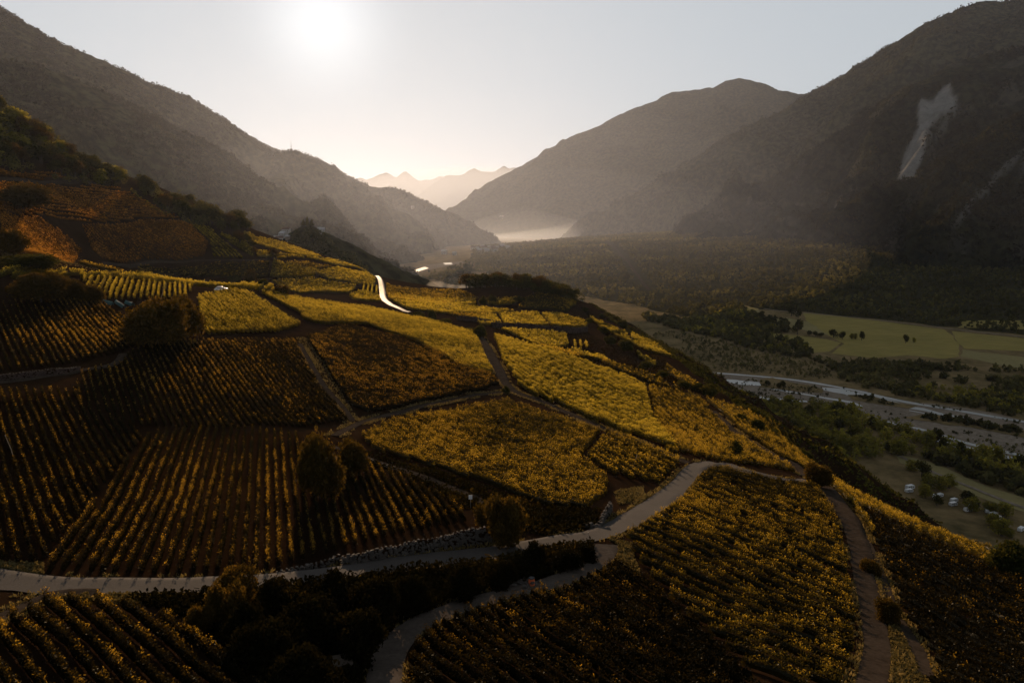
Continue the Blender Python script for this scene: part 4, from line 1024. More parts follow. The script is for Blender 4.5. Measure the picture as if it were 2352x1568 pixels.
# outline and row direction in reading pixels, spacing, leaves per metre, leaf size, height, width, material, wording
PLOTS = [
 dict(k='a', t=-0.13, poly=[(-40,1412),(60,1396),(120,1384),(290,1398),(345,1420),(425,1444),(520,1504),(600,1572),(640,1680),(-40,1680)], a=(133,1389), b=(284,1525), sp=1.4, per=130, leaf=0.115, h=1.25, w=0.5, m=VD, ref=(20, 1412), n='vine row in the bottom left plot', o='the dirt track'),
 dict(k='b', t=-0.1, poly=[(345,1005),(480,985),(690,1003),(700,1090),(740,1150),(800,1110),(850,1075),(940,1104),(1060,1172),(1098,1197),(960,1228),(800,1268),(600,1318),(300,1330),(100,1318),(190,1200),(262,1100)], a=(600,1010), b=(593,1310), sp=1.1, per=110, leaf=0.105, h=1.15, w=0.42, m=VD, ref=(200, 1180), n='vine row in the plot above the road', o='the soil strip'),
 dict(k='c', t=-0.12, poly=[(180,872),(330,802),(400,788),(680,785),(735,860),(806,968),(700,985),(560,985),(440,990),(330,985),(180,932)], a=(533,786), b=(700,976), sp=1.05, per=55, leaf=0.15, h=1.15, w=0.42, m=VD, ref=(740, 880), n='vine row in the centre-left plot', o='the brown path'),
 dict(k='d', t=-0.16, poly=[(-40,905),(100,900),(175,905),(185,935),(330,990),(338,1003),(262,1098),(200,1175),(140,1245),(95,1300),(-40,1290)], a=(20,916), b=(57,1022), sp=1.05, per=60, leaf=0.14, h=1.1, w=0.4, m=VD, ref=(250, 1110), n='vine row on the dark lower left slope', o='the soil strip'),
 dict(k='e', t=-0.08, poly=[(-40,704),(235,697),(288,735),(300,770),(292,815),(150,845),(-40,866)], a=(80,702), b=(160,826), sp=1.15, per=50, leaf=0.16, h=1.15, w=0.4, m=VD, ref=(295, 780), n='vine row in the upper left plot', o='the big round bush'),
 dict(k='f', poly=[(455,684),(540,667),(600,690),(690,750),(640,765),(465,772),(460,720)], a=(500,669), b=(625,754), sp=1.3, per=80, leaf=0.15, h=1.3, w=0.5, m=VB, ref=(460, 740), n='golden row fanning right of the big round bush', o='the bush'),
 dict(k='g', poly=[(190,642),(270,644),(440,661),(435,686),(240,691),(200,671)], a=(330,652), b=(322,685), sp=1.4, per=34, leaf=0.26, h=1.35, w=0.5, m=VB, ref=(190, 660), n='short row on the sunny bench', o='the left bushes'),
 dict(k='h', poly=[(1395,992),(1480,1018),(1556,1046),(1563,1068),(1510,1118),(1405,1096),(1348,1058)], a=(1400,1010), b=(1540,1080), sp=1.5, per=75, leaf=0.15, h=1.15, w=0.55, m=VG, ref=(1400, 992), n='row in the small plot by the road bend', o='the dusty track'),
 dict(k='i', t=-0.07, poly=[(1640,1078),(1690,1088),(1780,1106),(1860,1118),(1900,1150),(1928,1210),(1950,1290),(1975,1380),(1990,1440),(1995,1500),(1985,1600),(1760,1600),(1650,1480),(1560,1400),(1490,1325),(1462,1285),(1440,1240),(1430,1200),(1490,1180),(1560,1135),(1600,1095)], a=(1568,1190), b=(1900,1330), sp=2.0, per=190, leaf=0.105, h=1.1, w=0.45, m=VG, ref=(1740, 1090), n='row in the big right-hand plot', o='the branch road'),
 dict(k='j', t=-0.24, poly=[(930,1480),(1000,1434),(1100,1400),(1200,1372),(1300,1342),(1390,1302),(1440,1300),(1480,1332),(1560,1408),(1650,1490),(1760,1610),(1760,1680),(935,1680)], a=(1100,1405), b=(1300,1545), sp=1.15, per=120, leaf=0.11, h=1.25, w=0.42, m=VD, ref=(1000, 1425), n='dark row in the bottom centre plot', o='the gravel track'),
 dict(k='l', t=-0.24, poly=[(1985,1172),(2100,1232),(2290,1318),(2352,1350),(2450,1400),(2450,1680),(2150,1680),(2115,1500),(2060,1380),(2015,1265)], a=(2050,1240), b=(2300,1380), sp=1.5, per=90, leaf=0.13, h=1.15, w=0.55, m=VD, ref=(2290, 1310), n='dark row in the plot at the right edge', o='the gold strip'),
 dict(k='m', poly=[(1490,892),(1600,912),(1650,962),(1720,1022),(1828,1088),(1700,1070),(1620,1058),(1560,1040),(1505,970)], a=(1540,920), b=(1700,1030), sp=1.6, per=110, leaf=0.14, h=1.3, w=0.65, m=VG, ref=(1720, 1010), n='gold row above the branch road', o='the right track'),
 dict(k='n', poly=[(1135,775),(1200,792),(1330,832),(1480,890),(1500,968),(1556,1036),(1430,996),(1300,946),(1195,892),(1155,830)], a=(1160,790), b=(1480,960), sp=1.7, per=120, leaf=0.155, h=1.5, w=0.8, m=VB, ref=(1300, 800), n='bright yellow row right of the dusty track', o='the far terraces', shoots=0.30),
]
# dense plots whose rows run together, and the far plots: rows as well, but kept in one mass
FAR = [
 dict(poly=[(830,1004),(900,970),(1160,923),(1300,968),(1380,994),(1335,1058),(1400,1102),(1392,1142),(1358,1172),(1250,1165),(1100,1110),(960,1068),(862,1038)], a=(900,990), b=(1200,1110), sp=1.3, per=105, leaf=0.12, h=1.2, w=0.55, m=0),
 dict(poly=[(705,778),(800,748),(960,792),(1140,872),(1148,886),(1090,906),(960,932),(822,955),(795,920),(745,840)], a=(760,800), b=(1050,890), sp=1.3, per=80, leaf=0.135, h=1.2, w=0.55, m=3),
 dict(poly=[(600,675),(700,692),(880,716),(985,737),(1090,768),(1108,800),(1140,862),(1060,846),(960,788),(850,748),(700,743),(690,722)], a=(700,700), b=(1050,790), sp=1.5, per=75, leaf=0.17, h=1.3, w=0.65, m=1),
 dict(poly=[(-40,634),(100,628),(300,637),(500,658),(640,672),(700,688),(600,672),(540,664),(440,658),(270,641),(120,640),(-40,660)], a=(100,632), b=(500,659), sp=2.2, per=30, leaf=0.34, h=1.7, w=1.0, m=1),
 dict(poly=[(884, 632), (997, 652), (1117, 679), (1104, 686), (887, 656)], a=(900, 645), b=(1080, 680), sp=2.0, per=16, leaf=0.42, h=1.4, w=0.8, m=0, t=0.0),
 dict(poly=[(887, 659), (1050, 668), (1094, 686), (1084, 689), (891, 676)], a=(900, 665), b=(1060, 682), sp=2.0, per=16, leaf=0.42, h=1.4, w=0.8, m=0, t=-0.1),
 dict(poly=[(891, 679), (950, 684), (1094, 687), (1094, 702), (984, 699), (894, 690)], a=(910, 684), b=(1080, 694), sp=2.0, per=16, leaf=0.42, h=1.4, w=0.8, m=1, t=0.0),
 dict(poly=[(902, 694), (1050, 704), (1184, 717), (1117, 722), (1017, 722), (936, 712)], a=(940, 702), b=(1140, 718), sp=2.0, per=16, leaf=0.42, h=1.4, w=0.8, m=1, t=0.08),
 dict(poly=[(1111, 693), (1200, 687), (1184, 699), (1150, 704), (1114, 700)], a=(1120, 697), b=(1190, 692), sp=2.0, per=16, leaf=0.42, h=1.4, w=0.8, m=1, t=0.05),
 dict(poly=[(1202, 690), (1317, 688), (1324, 702), (1304, 719), (1190, 710)], a=(1210, 700), b=(1310, 706), sp=2.0, per=16, leaf=0.42, h=1.4, w=0.8, m=0, t=0.05),
 dict(poly=[(1030, 725), (1134, 725), (1091, 737)], a=(1040, 728), b=(1110, 730), sp=2.0, per=16, leaf=0.42, h=1.4, w=0.8, m=0, t=0.0),
 dict(poly=[(1089, 728), (1139, 725), (1154, 749), (1102, 748)], a=(1095, 730), b=(1140, 738), sp=2.0, per=16, leaf=0.42, h=1.4, w=0.8, m=1, t=0.0),
 dict(poly=[(1146, 723), (1236, 720), (1262, 750), (1160, 751)], a=(1150, 728), b=(1250, 734), sp=2.0, per=16, leaf=0.42, h=1.4, w=0.8, m=1, t=0.08),
 dict(poly=[(1243, 722), (1284, 723), (1352, 743), (1349, 754), (1270, 752)], a=(1250, 728), b=(1335, 742), sp=2.0, per=16, leaf=0.42, h=1.4, w=0.8, m=1, t=0.0),
 dict(poly=[(1150, 758), (1300, 768), (1307, 796), (1284, 802), (1217, 789)], a=(1180, 773), b=(1290, 790), sp=1.9, per=20, leaf=0.42, h=1.4, w=0.8, m=1, t=0.0),
 dict(poly=[(1232, 796), (1297, 805), (1324, 818), (1350, 824), (1310, 824), (1262, 812)], a=(1240, 799), b=(1320, 818), sp=2.0, per=20, leaf=0.42, h=1.4, w=0.8, m=0, t=0.0),
 dict(poly=[(1311, 803), (1390, 827), (1417, 838), (1352, 824), (1317, 816)], a=(1318, 808), b=(1400, 832), sp=2.0, per=20, leaf=0.42, h=1.4, w=0.8, m=1, t=0.1),
 dict(poly=[(1314, 789), (1346, 791), (1350, 802), (1316, 800)], a=(1330, 790), b=(1332, 802), sp=2.2, per=18, leaf=0.4, h=1.5, w=0.7, m=1, t=0.0),
 dict(poly=[(1350, 729), (1437, 766), (1450, 789), (1384, 756)], a=(1360, 735), b=(1440, 776), sp=2.0, per=16, leaf=0.42, h=1.4, w=0.8, m=1, t=0.0),
 dict(poly=[(1450, 770), (1517, 800), (1544, 823), (1484, 807), (1450, 790)], a=(1460, 778), b=(1530, 812), sp=2.0, per=16, leaf=0.42, h=1.4, w=0.8, m=1, t=0.0),
 dict(poly=[(1461, 810), (1510, 836), (1503, 842), (1468, 824)], a=(1465, 815), b=(1500, 836), sp=2.0, per=16, leaf=0.42, h=1.4, w=0.8, m=1, t=0.0),
 dict(poly=[(1380, 830), (1450, 852), (1540, 890), (1600, 905), (1560, 900), (1480, 878), (1400, 846)], a=(1400, 838), b=(1540, 888), sp=2.0, per=20, leaf=0.42, h=1.4, w=0.8, m=0, t=0.0),
 dict(poly=[(1520, 838), (1580, 872), (1640, 915), (1600, 900), (1540, 866)], a=(1530, 848), b=(1620, 900), sp=2.0, per=20, leaf=0.42, h=1.4, w=0.8, m=0, t=0.0),
 dict(poly=[(628, 600), (735, 622), (720, 640), (620, 640)], a=(640, 612), b=(720, 632), sp=2.0, per=16, leaf=0.42, h=1.4, w=0.8, m=1, t=0.0),
 dict(poly=[(721, 627), (775, 617), (848, 631), (864, 642), (861, 659), (821, 655), (757, 646)], a=(730, 632), b=(850, 645), sp=2.0, per=16, leaf=0.42, h=1.4, w=0.8, m=1, t=0.06),
 dict(poly=[(621, 647), (721, 641), (819, 660), (801, 675), (690, 675), (650, 663)], a=(640, 652), b=(790, 668), sp=2.0, per=16, leaf=0.42, h=1.4, w=0.8, m=1, t=0.0),
 dict(poly=[(801, 680), (828, 671), (870, 681), (877, 695), (823, 692)], a=(810, 684), b=(868, 690), sp=2.0, per=16, leaf=0.42, h=1.4, w=0.8, m=1, t=-0.05),
 dict(poly=[(832, 656), (866, 660), (868, 676), (834, 673)], a=(845, 656), b=(842, 675), sp=2.2, per=16, leaf=0.4, h=1.5, w=0.7, m=1, t=0.0),
 dict(poly=[(560, 530), (588, 546), (665, 564), (741, 592), (690, 590), (620, 572), (560, 552)], a=(580, 545), b=(700, 580), sp=2.0, per=16, leaf=0.42, h=1.3, w=0.8, m=1, t=0.0),
 dict(poly=[(700, 592), (760, 598), (845, 624), (775, 612)], a=(710, 594), b=(820, 616), sp=2.0, per=16, leaf=0.42, h=1.4, w=0.8, m=1, t=0.0),
 dict(poly=[(588, 578), (640, 582), (700, 594), (625, 597), (590, 592)], a=(595, 583), b=(680, 594), sp=2.0, per=16, leaf=0.42, h=1.4, w=0.8, m=1, t=0.1),
 dict(poly=[(700, 604), (770, 616), (722, 624), (650, 605)], a=(700, 608), b=(750, 616), sp=2.0, per=16, leaf=0.42, h=1.4, w=0.8, m=0, t=0.0),
 dict(poly=[(180, 608), (320, 610), (520, 604), (620, 604), (615, 640), (560, 640), (400, 634), (250, 626)], a=(250, 614), b=(540, 616), sp=2.2, per=14, leaf=0.42, h=1.4, w=0.8, m=0, t=0.0),
 dict(poly=[(190, 520), (330, 505), (430, 510), (480, 560), (470, 590), (330, 596), (220, 592)], a=(250, 520), b=(330, 590), sp=2.2, per=14, leaf=0.45, h=1.2, w=0.8, m=2, t=0.0),
 dict(poly=[(430, 505), (480, 524), (520, 560), (560, 595), (490, 592), (482, 555)], a=(450, 512), b=(540, 590), sp=2.2, per=14, leaf=0.42, h=1.2, w=0.8, m=1, t=0.0),
 dict(poly=[(500, 535), (560, 552), (585, 575), (580, 592), (530, 560)], a=(510, 540), b=(580, 580), sp=2.2, per=14, leaf=0.42, h=1.2, w=0.8, m=1, t=-0.08),
 dict(poly=[(0, 490), (90, 500), (190, 570), (100, 590), (0, 575)], a=(20, 500), b=(120, 585), sp=2.2, per=14, leaf=0.42, h=1.2, w=0.8, m=2, t=0.0),
 dict(poly=[(-40, 425), (120, 425), (300, 445), (420, 505), (330, 500), (190, 515), (100, 495), (-40, 480)], a=(50, 440), b=(320, 490), sp=2.4, per=13, leaf=0.5, h=1.2, w=0.8, m=2, t=0.1),
 dict(poly=[(-40, 385), (100, 395), (250, 430), (300, 440), (120, 420), (-40, 415)], a=(20, 398), b=(240, 430), sp=2.4, per=13, leaf=0.5, h=1.2, w=0.8, m=2, t=0.0),
 dict(poly=[(300, 430), (345, 478), (410, 508), (300, 442)], a=(310, 440), b=(380, 490), sp=2.4, per=13, leaf=0.5, h=1.2, w=0.8, m=1, t=0.0),
]
allrows = []
for pl in PLOTS:
    rows, n = plot_rows(pl['poly'], pl['a'], pl['b'], pl['sp'])
    ref = np.array(unproject(*pl['ref'], H, 22, 900, 1500))
    dst = [np.hypot(*(L[:, :2] - ref).T).min() for L in rows]
    if np.mean(dst[:3]) > np.mean(dst[-3:]): rows = rows[::-1]
    pl['nrm'] = n
    for i, L in enumerate(rows):
        D2 = (L ** 2 + [0, 0, CZ ** 2] - [0, 0, 2 * CZ] * L).sum(1).mean()
        allrows.append((len(L) * pl['h'] / D2, pl, i, L))
_kp = dict(k='k', per=110, leaf=.135, h=1.2, w=.6, m=VG, nrm=np.array([1.0, 0.0]), n='gold row in the strip on the right crest', o='the track')
TR = ROADS[2][0]; _o = np.argsort(TR[:, 1]); _lp = on_hill([p for q in PLOTS if q['k'] == 'l' for p in q['poly']])
for i in range(40):
    yy = np.arange(84, 196, 0.5)
    xx = np.interp(yy, TR[_o, 1], TR[_o, 0]) + 2.4 + 1.45 * i + 0.2 * fbm(yy / 9, np.full(len(yy), i * 3.0), 2, 6)
    ok = (xx < np.interp(yy, XC_Y, XC_X) + 15) & ~in_poly(xx, yy, _lp)
    L = np.column_stack([xx[ok], yy[ok]])
    if len(L): L = L[~near_road(L, 0.5)]
    if len(L) < 10: continue
    L = np.column_stack([L, H(L[:, 0], L[:, 1])])
    allrows.append((len(L) * 1.3 / (L ** 2 + [0, 0, CZ ** 2] - [0, 0, 2 * CZ] * L).sum(1).mean(), _kp, i, L))
allrows.sort(key=lambda r: -r[0])
print('ROWS', len(allrows))
acc = {0: [], 1: [], 2: [], 3: []}
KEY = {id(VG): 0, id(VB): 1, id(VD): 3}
GRP = {'a': 'vine rows of the bottom left plot', 'b': 'vine rows of the plot above the road', 'c': 'vine rows of the centre-left plot', 'd': 'vine rows of the dark lower left slope', 'e': 'vine rows of the upper left plot',
       'f': 'golden rows by the big round bush', 'g': 'short rows of the sunny bench', 'h': 'rows of the small plot by the road bend', 'i': 'rows of the big right-hand plot', 'j': 'dark rows of the bottom centre plot',
       'k': 'gold rows of the right crest strip', 'l': 'dark rows of the right edge plot', 'm': 'gold rows above the branch road', 'n': 'bright yellow rows by the dusty track'}
made = 0
for size, pl, i, L in allrows:
    n = pl['nrm']
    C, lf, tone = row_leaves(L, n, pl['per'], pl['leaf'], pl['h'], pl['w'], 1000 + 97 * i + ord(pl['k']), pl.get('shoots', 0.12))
    tone = np.clip(tone + pl.get('t', 0.0), 0, 1)  # t puts vignette and slope shade of the near plots into leaf tone
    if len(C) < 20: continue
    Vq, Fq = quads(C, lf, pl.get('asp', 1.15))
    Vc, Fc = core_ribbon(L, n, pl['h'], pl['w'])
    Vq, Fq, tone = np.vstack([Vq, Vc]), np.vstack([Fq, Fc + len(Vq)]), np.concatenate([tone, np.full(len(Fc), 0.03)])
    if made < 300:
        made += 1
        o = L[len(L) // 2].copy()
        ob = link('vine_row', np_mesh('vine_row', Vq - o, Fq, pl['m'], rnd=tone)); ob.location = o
        tag(ob, '%s %s, counted from %s' % (ordinal(i + 1), pl['n'], pl['o']), 'vine row', GRP[pl['k']])
    else:
        acc[KEY[id(pl['m'])]].append((Vq, Fq, tone))
for j, pl in enumerate(FAR):
    rows, n = plot_rows(pl['poly'], pl['a'], pl['b'], pl['sp'])
    for i, L in enumerate(rows):
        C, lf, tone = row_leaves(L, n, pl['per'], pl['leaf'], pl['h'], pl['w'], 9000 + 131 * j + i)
        tone = np.clip(tone + pl.get('t', 0.0), 0, 1)  # t puts each far plot's slope shading into its leaf tone
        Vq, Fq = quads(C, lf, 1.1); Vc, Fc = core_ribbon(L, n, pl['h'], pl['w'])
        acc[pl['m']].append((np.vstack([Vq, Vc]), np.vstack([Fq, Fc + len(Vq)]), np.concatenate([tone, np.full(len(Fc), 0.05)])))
vs, fs, ts, ms, off = [], [], [], [], 0
for k in acc:
    for a, b, c in acc[k]:
        vs.append(a); fs.append(b + off); ts.append(c); ms.append(np.full(len(b), k)); off += len(a)
tag(link('vine_cover', np_mesh('vine_cover', np.vstack(vs), np.vstack(fs), [VG, VB, M['vine_flare_red'], VD], mi=np.concatenate(ms), rnd=np.concatenate(ts))), 'dense and distant vines covering the middle and far plots', 'vines', kind='stuff')
# ------------------------------------------------------------------ small built things
M['stone'] = plain('field_stone', (0.048, 0.039, 0.032), 0.9, 0, 0.4, 1.5)
M['plaster'] = plain('pale_plaster', (0.42, 0.38, 0.33), 0.85, 0, 0.15, 0.6)
M['roof'] = plain('slate_roof', (0.32, 0.30, 0.28), 0.32, 0, 0.2, 1.0)
M['tile'] = plain('brown_roof_tile', (0.13, 0.075, 0.05), 0.6, 0, 0.25, 1.0)
M['dark_glass'] = plain('window_glass', (0.02, 0.022, 0.025), 0.12)
M['white_paint'] = plain('white_paint', (0.55, 0.55, 0.54), 0.30, 0, 0.05)
M['tyre'] = plain('tyre_rubber', (0.02, 0.02, 0.02), 0.85)
M['wood'] = plain('weathered_wood', (0.20, 0.155, 0.11), 0.9, 0, 0.35, 5.0)
M['steel'] = plain('galvanised_steel', (0.35, 0.35, 0.35), 0.45, 0.8)
M['teal'] = plain('teal_netting', (0.012, 0.07, 0.075), 0.7, 0, 0.3, 2.0)
M['orange'] = plain('orange_plastic', (0.50, 0.10, 0.025), 0.5, 0, 0.2)
M['sheet'] = plain('pale_sheet_metal', (0.13, 0.125, 0.12), 0.6, 0.0, 0.3)

def stone_bits(pts, rng, smin, smax):
    mb = MB()
    for p in pts:
        s = rng.uniform(smin, smax); n0 = len(mb.v)
        a = rng.uniform(0, 3.14); k = [rng.uniform(0.75, 1.25) for _ in range(8)]
        mb.box((p[0], p[1], p[2] - s * 0.3), (s * rng.uniform(1.0, 1.9), s * rng.uniform(0.7, 1.1), s * rng.uniform(0.5, 0.9)), a, rng.uniform(0.6, 0.9))
        for i in range(8):
            v = np.array(mb.v[n0 + i]); c = np.array(p); v = c + (v - c) * k[i]; mb.v[n0 + i] = tuple(v)
    return mb

M['terrace_stone'] = plain('reddish_terrace_stone', (0.040, 0.024, 0.018), 0.95, 0, 0.4, 0.8)
def stone_wall(base_px, heights, thick, label, seed, lean=0.25, sm='stone'):
    """dry wall following the ground: body and a face of separate stones"""
    rng = random.Random(seed)
    L = smooth_line(on_hill(base_px), 0.5)
    d = np.gradient(L, axis=0); d /= np.hypot(d[:, 0], d[:, 1])[:, None]; n = np.stack([-d[:, 1], d[:, 0]], 1)
    if n[:, 1].mean() > 0: n = -n                      # towards the camera
    hh = np.interp(np.linspace(0, 1, len(L)), np.linspace(0, 1, len(heights)), heights)
    z = H(L[:, 0], L[:, 1])
    root = empty('stone_wall', (L[0, 0], L[0, 1], z[0])); tag(root, label, 'stone wall')
    o = np.array([L[0, 0], L[0, 1], z[0]])
    V4 = []
    top = z + hh * (1 + 0.10 * 2 * fbm(np.arange(len(L)) / 4.0, np.zeros(len(L)) + seed, 2, 5))
    for off, zz in ((0.05, z - 0.6), (0.05 - lean * 0.6, top), (-thick, top - 0.05), (-thick, z - 0.6)):
        q = L + n * (off if np.isscalar(off) else off[:, None])
        V4.append(np.column_stack([q, zz]) - o)
    m_ = len(L); Vt = np.concatenate(V4)
    i = (np.arange(m_ - 1)[None, :] + m_ * np.arange(3)[:, None]).ravel()
    F = np.stack([i, i + m_, i + m_ + 1, i + 1], 1)
    link('wall_core', np_mesh('wall_core', Vt, F, M['soil']), root)
    pts = []
    for k in range(int(m_ * 0.5 * 26 * np.mean(heights))):
        j = rng.randrange(m_); t = rng.random()
        q = L[j] + n[j] * (0.10 - lean * 0.6 * t) + d[j] * rng.uniform(-.25, .25)
        pts.append((q[0] - o[0], q[1] - o[1], z[j] + (top[j] - z[j]) * t - o[2]))
    for j in range(0, m_, 1):
        q = L[j] - n[j] * (lean * 0.6 + 0.1); pts.append((q[0] - o[0], q[1] - o[1], top[j] - o[2]))
    stone_bits(pts, rng, 0.12, 0.27).build('stones', M[sm], root)
    return root
stone_wall([(790,1300),(860,1290),(950,1274),(1040,1260),(1135,1243)], [0.8, 1.1, 1.3, 1.5, 1.7], 0.9, 'long rough stone retaining wall above the straight road', 3, 0.8)
stone_wall([(575,1331),(640,1322),(720,1306),(785,1290)], [0.25, 0.35, 0.5, 0.7], 0.4, 'low stone kerb wall on the upper edge of the road', 4, 0.1)
stone_wall([(1380,1212),(1392,1192),(1404,1174)], [0.8, 1.1, 1.3], 0.5, 'short pale stone wall climbing from the road by the boulders', 5, 0.15)
stone_wall([(700,1092),(740,1070),(790,1062),(850,1066),(905,1080)], [0.6, 0.9, 0.9, 0.7, 0.5], 0.5, 'crumbling stone ledge right of the tall dark bush', 7, 0.3)
stone_wall([(-20,878),(60,870),(130,862),(185,852)], [0.9, 1.2, 1.2, 0.8], 0.6, 'dim retaining wall crossing the left slope', 8, 0.2, 'terrace_stone')
stone_wall([(1130,752),(1200,757),(1290,765),(1350,762)], [2.2, 2.6, 2.6, 2.0], 1.0, 'reddish terrace wall below the far middle fields', 9, 0.3, 'terrace_stone')
stone_wall([(1050,735),(1100,741),(1150,746)], [1.8, 2.0, 1.8], 1.0, 'short terrace wall left of the reddish wall', 10, 0.3, 'terrace_stone')

def at_hill(u, v):
    x, y = unproject(u, v, H, 22, 900, 1500); return x, y, float(H(x, y))
for (u, v, s, lb) in [(1357, 1212, 0.55, 'larger pale boulder at the foot of the short stone wall'), (1372, 1214, 0.48, 'rounder pale boulder next to the larger boulder by the road'),
                      (1395, 1218, 0.38, 'smallest of the boulders at the road edge')]:
    x, y, z = at_hill(u, v)
    bm = bmesh.new(); bmesh.ops.create_icosphere(bm, subdivisions=3, radius=s)
    for q in bm.verts:
        c = q.co; k = 1 + 0.45 * float(fbm(c.x * 2 + u, c.y * 2 + c.z * 1.7, 3, 3)); q.co = Vector((c.x * k * 1.15, c.y * k, c.z * k * 0.8))
    me = bpy.data.meshes.new('boulder'); bm.to_mesh(me); bm.free(); me.materials.append(M['stone'])
    o = link('boulder', me); o.location = (x, y, z + s * 0.35); tag(o, lb, 'boulder')

# rubble heap with an orange barrel
x, y, z = at_hill(1205, 1346)
rg = random.Random(5); mb = stone_bits([(rg.gauss(0, .7), rg.gauss(0, .5), abs(rg.gauss(0, .28))) for _ in range(70)], rg, 0.15, 0.38)
o = mb.build('rubble_heap', M['stone'], None, (x, y, z)); tag(o, 'grey heap of rubble beside the gravel track', 'rubble heap')
x, y, z = at_hill(1221, 1348)
r = empty('barrel', (x, y, z)); tag(r, 'orange plastic barrel standing by the rubble heap', 'barrel')
mb = MB(); mb.tube([(0, 0, 0), (0, 0, .06), (0, 0, .3), (0, 0, .33), (0, 0, .36), (0, 0, .62), (0, 0, .65), (0, 0, .68), (0, 0, .92)], [.26, .29, .29, .31, .29, .29, .31, .29, .27], 18); mb.build('drum', M['orange'], r)
mb = MB(); mb.tube([(0, 0, .921), (0, 0, .97)], [.28, .28], 18); mb.build('lid', M['tyre'], r)

# small shed at the bottom
x, y, z = at_hill(788, 1545)
r = empty('shed', (x, y, z), 0.35, 0.62); tag(r, 'little wooden shed with a pale sheet roof near the bottom edge', 'shed')
mb = MB(); mb.box((0, 0, -.3), (1.9, 1.5, 1.66)); mb.build('wall', M['wood'], r)
mb = MB()
mb.quad((-1.1, -.95, 1.38), (1.1, -.95, 1.38), (1.1, .95, 1.78), (-1.1, .95, 1.78)); mb.quad((-1.1, .95, 1.83), (1.1, .95, 1.83), (1.1, -.95, 1.43), (-1.1, -.95, 1.43))
mb.quad((-1.1, -.95, 1.43), (1.1, -.95, 1.43), (1.1, -.95, 1.38), (-1.1, -.95, 1.38)); mb.build('roof', M['bark'], r)
mb = MB(); mb.box((.3, -.78, 0), (.6, .06, 1.2)); dr = mb.build('door', M['bark'], r)
mb = MB(); mb.box((.5, -.83, .6), (.05, .04, .12)); mb.build('handle', M['steel'], dr)

# sign post and poles
x, y, z = at_hill(1081, 1166)
r = empty('sign', (x, y, z)); tag(r, 'small white sign board on a thin post in the dense centre plot', 'sign')
mb = MB(); mb.tube([(0, 0, -.3), (0, 0, 1.6)], [.035, .03], 8); mb.build('post', M['steel'], r)
mb = MB(); mb.box((0, -.05, 1.2), (.46, .03, .55)); mb.build('board', M['white_paint'], r)
def pole(u, v, u2, v2, label, rad=0.045, mt='wood'):
    x, y, z = at_hill(u, v); a, b = ray(u2, v2)
    tx, tz = float(a) * y - x, CZ + float(b) * y - z
    r = empty('pole', (x, y, z)); tag(r, label, 'pole')
    mb = MB(); mb.tube([(0, 0, -.4), (tx * .5, 0.1, tz * .5), (tx, 0, tz)], [rad * 1.2, rad, rad * 0.8], 8); mb.build('shaft', M[mt], r)
    mb = MB(); mb.tube([(tx, 0, tz), (tx, 0, tz + 0.04)], [rad * 1.3, rad * 1.2], 8); mb.build('cap', M['steel'], r)
pole(228, 668, 242, 640, 'pale leaning pole standing in for a sunlit line between the left bushes and the sunny bench rows', 0.06)  # lit pipe and wire lines along the rows, built as poles
pole(368, 688, 380, 650, 'pale leaning pole standing in for a sunlit line at the middle of the sunny bench', 0.06)
pole(36, 1062, 12, 1000, 'thin leaning pole standing in for a wire cable on the dark lower left slope', 0.04)  # lit wire cable built as a pole
pole(1453, 1078, 1463, 1044, 'leaning pole in the small plot by the road bend', 0.04)
pole(1351, 1242, 1351, 1222, 'short thin marker pole at the fork of the road and track', 0.03, 'steel')

# teal netting strips left of the big bush
for (a, b, lb) in [((238, 698), (262, 704), 'longest teal net strip at the top of the upper left rows'), ((268, 699), (288, 712), 'middle teal net strip beside the big round bush'), ((290, 700), (308, 706), 'right teal net strip touching the big round bush')]:
    L = smooth_line(on_hill([a, ((a[0] + b[0]) / 2, (a[1] + b[1]) / 2), b]), 0.4)
    d = L[-1] - L[0]; d /= np.hypot(*d); n = np.array([-d[1], d[0]])
    Vt = []
    for k, (off, up) in enumerate(((-0.55, 0.35), (-0.4, 0.9), (0, 1.25), (0.4, 0.9), (0.55, 0.35))):
        q = L + n * off
        Vt.append(np.column_stack([q, H(q[:, 0], q[:, 1]) + up + 0.12 * fbm(np.arange(len(L)) / 1.5, np.full(len(L), k * 3.1), 2, 3)]))
    m_ = len(L); Vt = np.concatenate(Vt); i = (np.arange(m_ - 1)[None, :] + m_ * np.arange(4)[:, None]).ravel()
    tag(link('vine_net', np_mesh('vine_net', Vt, np.stack([i, i + 1, i + m_ + 1, i + m_], 1), M['teal'], smooth=True)), lb, 'net')

# vehicles
def wheel(parent, x, y, r=0.32, w=0.2):
    mb = MB(); mb.tube([(x, y - w / 2, r), (x, y + w / 2, r)], [r, r], 16); t = mb.build('wheel', M['tyre'], parent)
    mb = MB(); mb.tube([(x, y - w / 2 - .012, r), (x, y + w / 2 + .012, r)], [r * .55, r * .55], 12); mb.build('rim', M['steel'], t)
def profile(pts, wid, name, m, parent, inset=0.0):
    mb = MB(); n = len(pts)
    for s in (-1, 1): mb.v += [(px, s * (wid / 2 - (inset if pz > 0.95 else 0)), pz) for px, pz in pts]
    mb.f.append(tuple(range(n))[::-1]); mb.f.append(tuple(range(n, 2 * n)))
    for i in range(n): mb.f.append((i, (i + 1) % n, n + (i + 1) % n, n + i))
    o = mb.build(name, m, parent)
    bv = o.modifiers.new('soft', 'BEVEL'); bv.width = 0.05; bv.segments = 2; bv.limit_method = 'ANGLE'
    return o
x, y, z = at_hill(508, 668)
r = empty('car', (x, y, z), 0.25); tag(r, 'white car parked at the edge of the sunny bench', 'car')
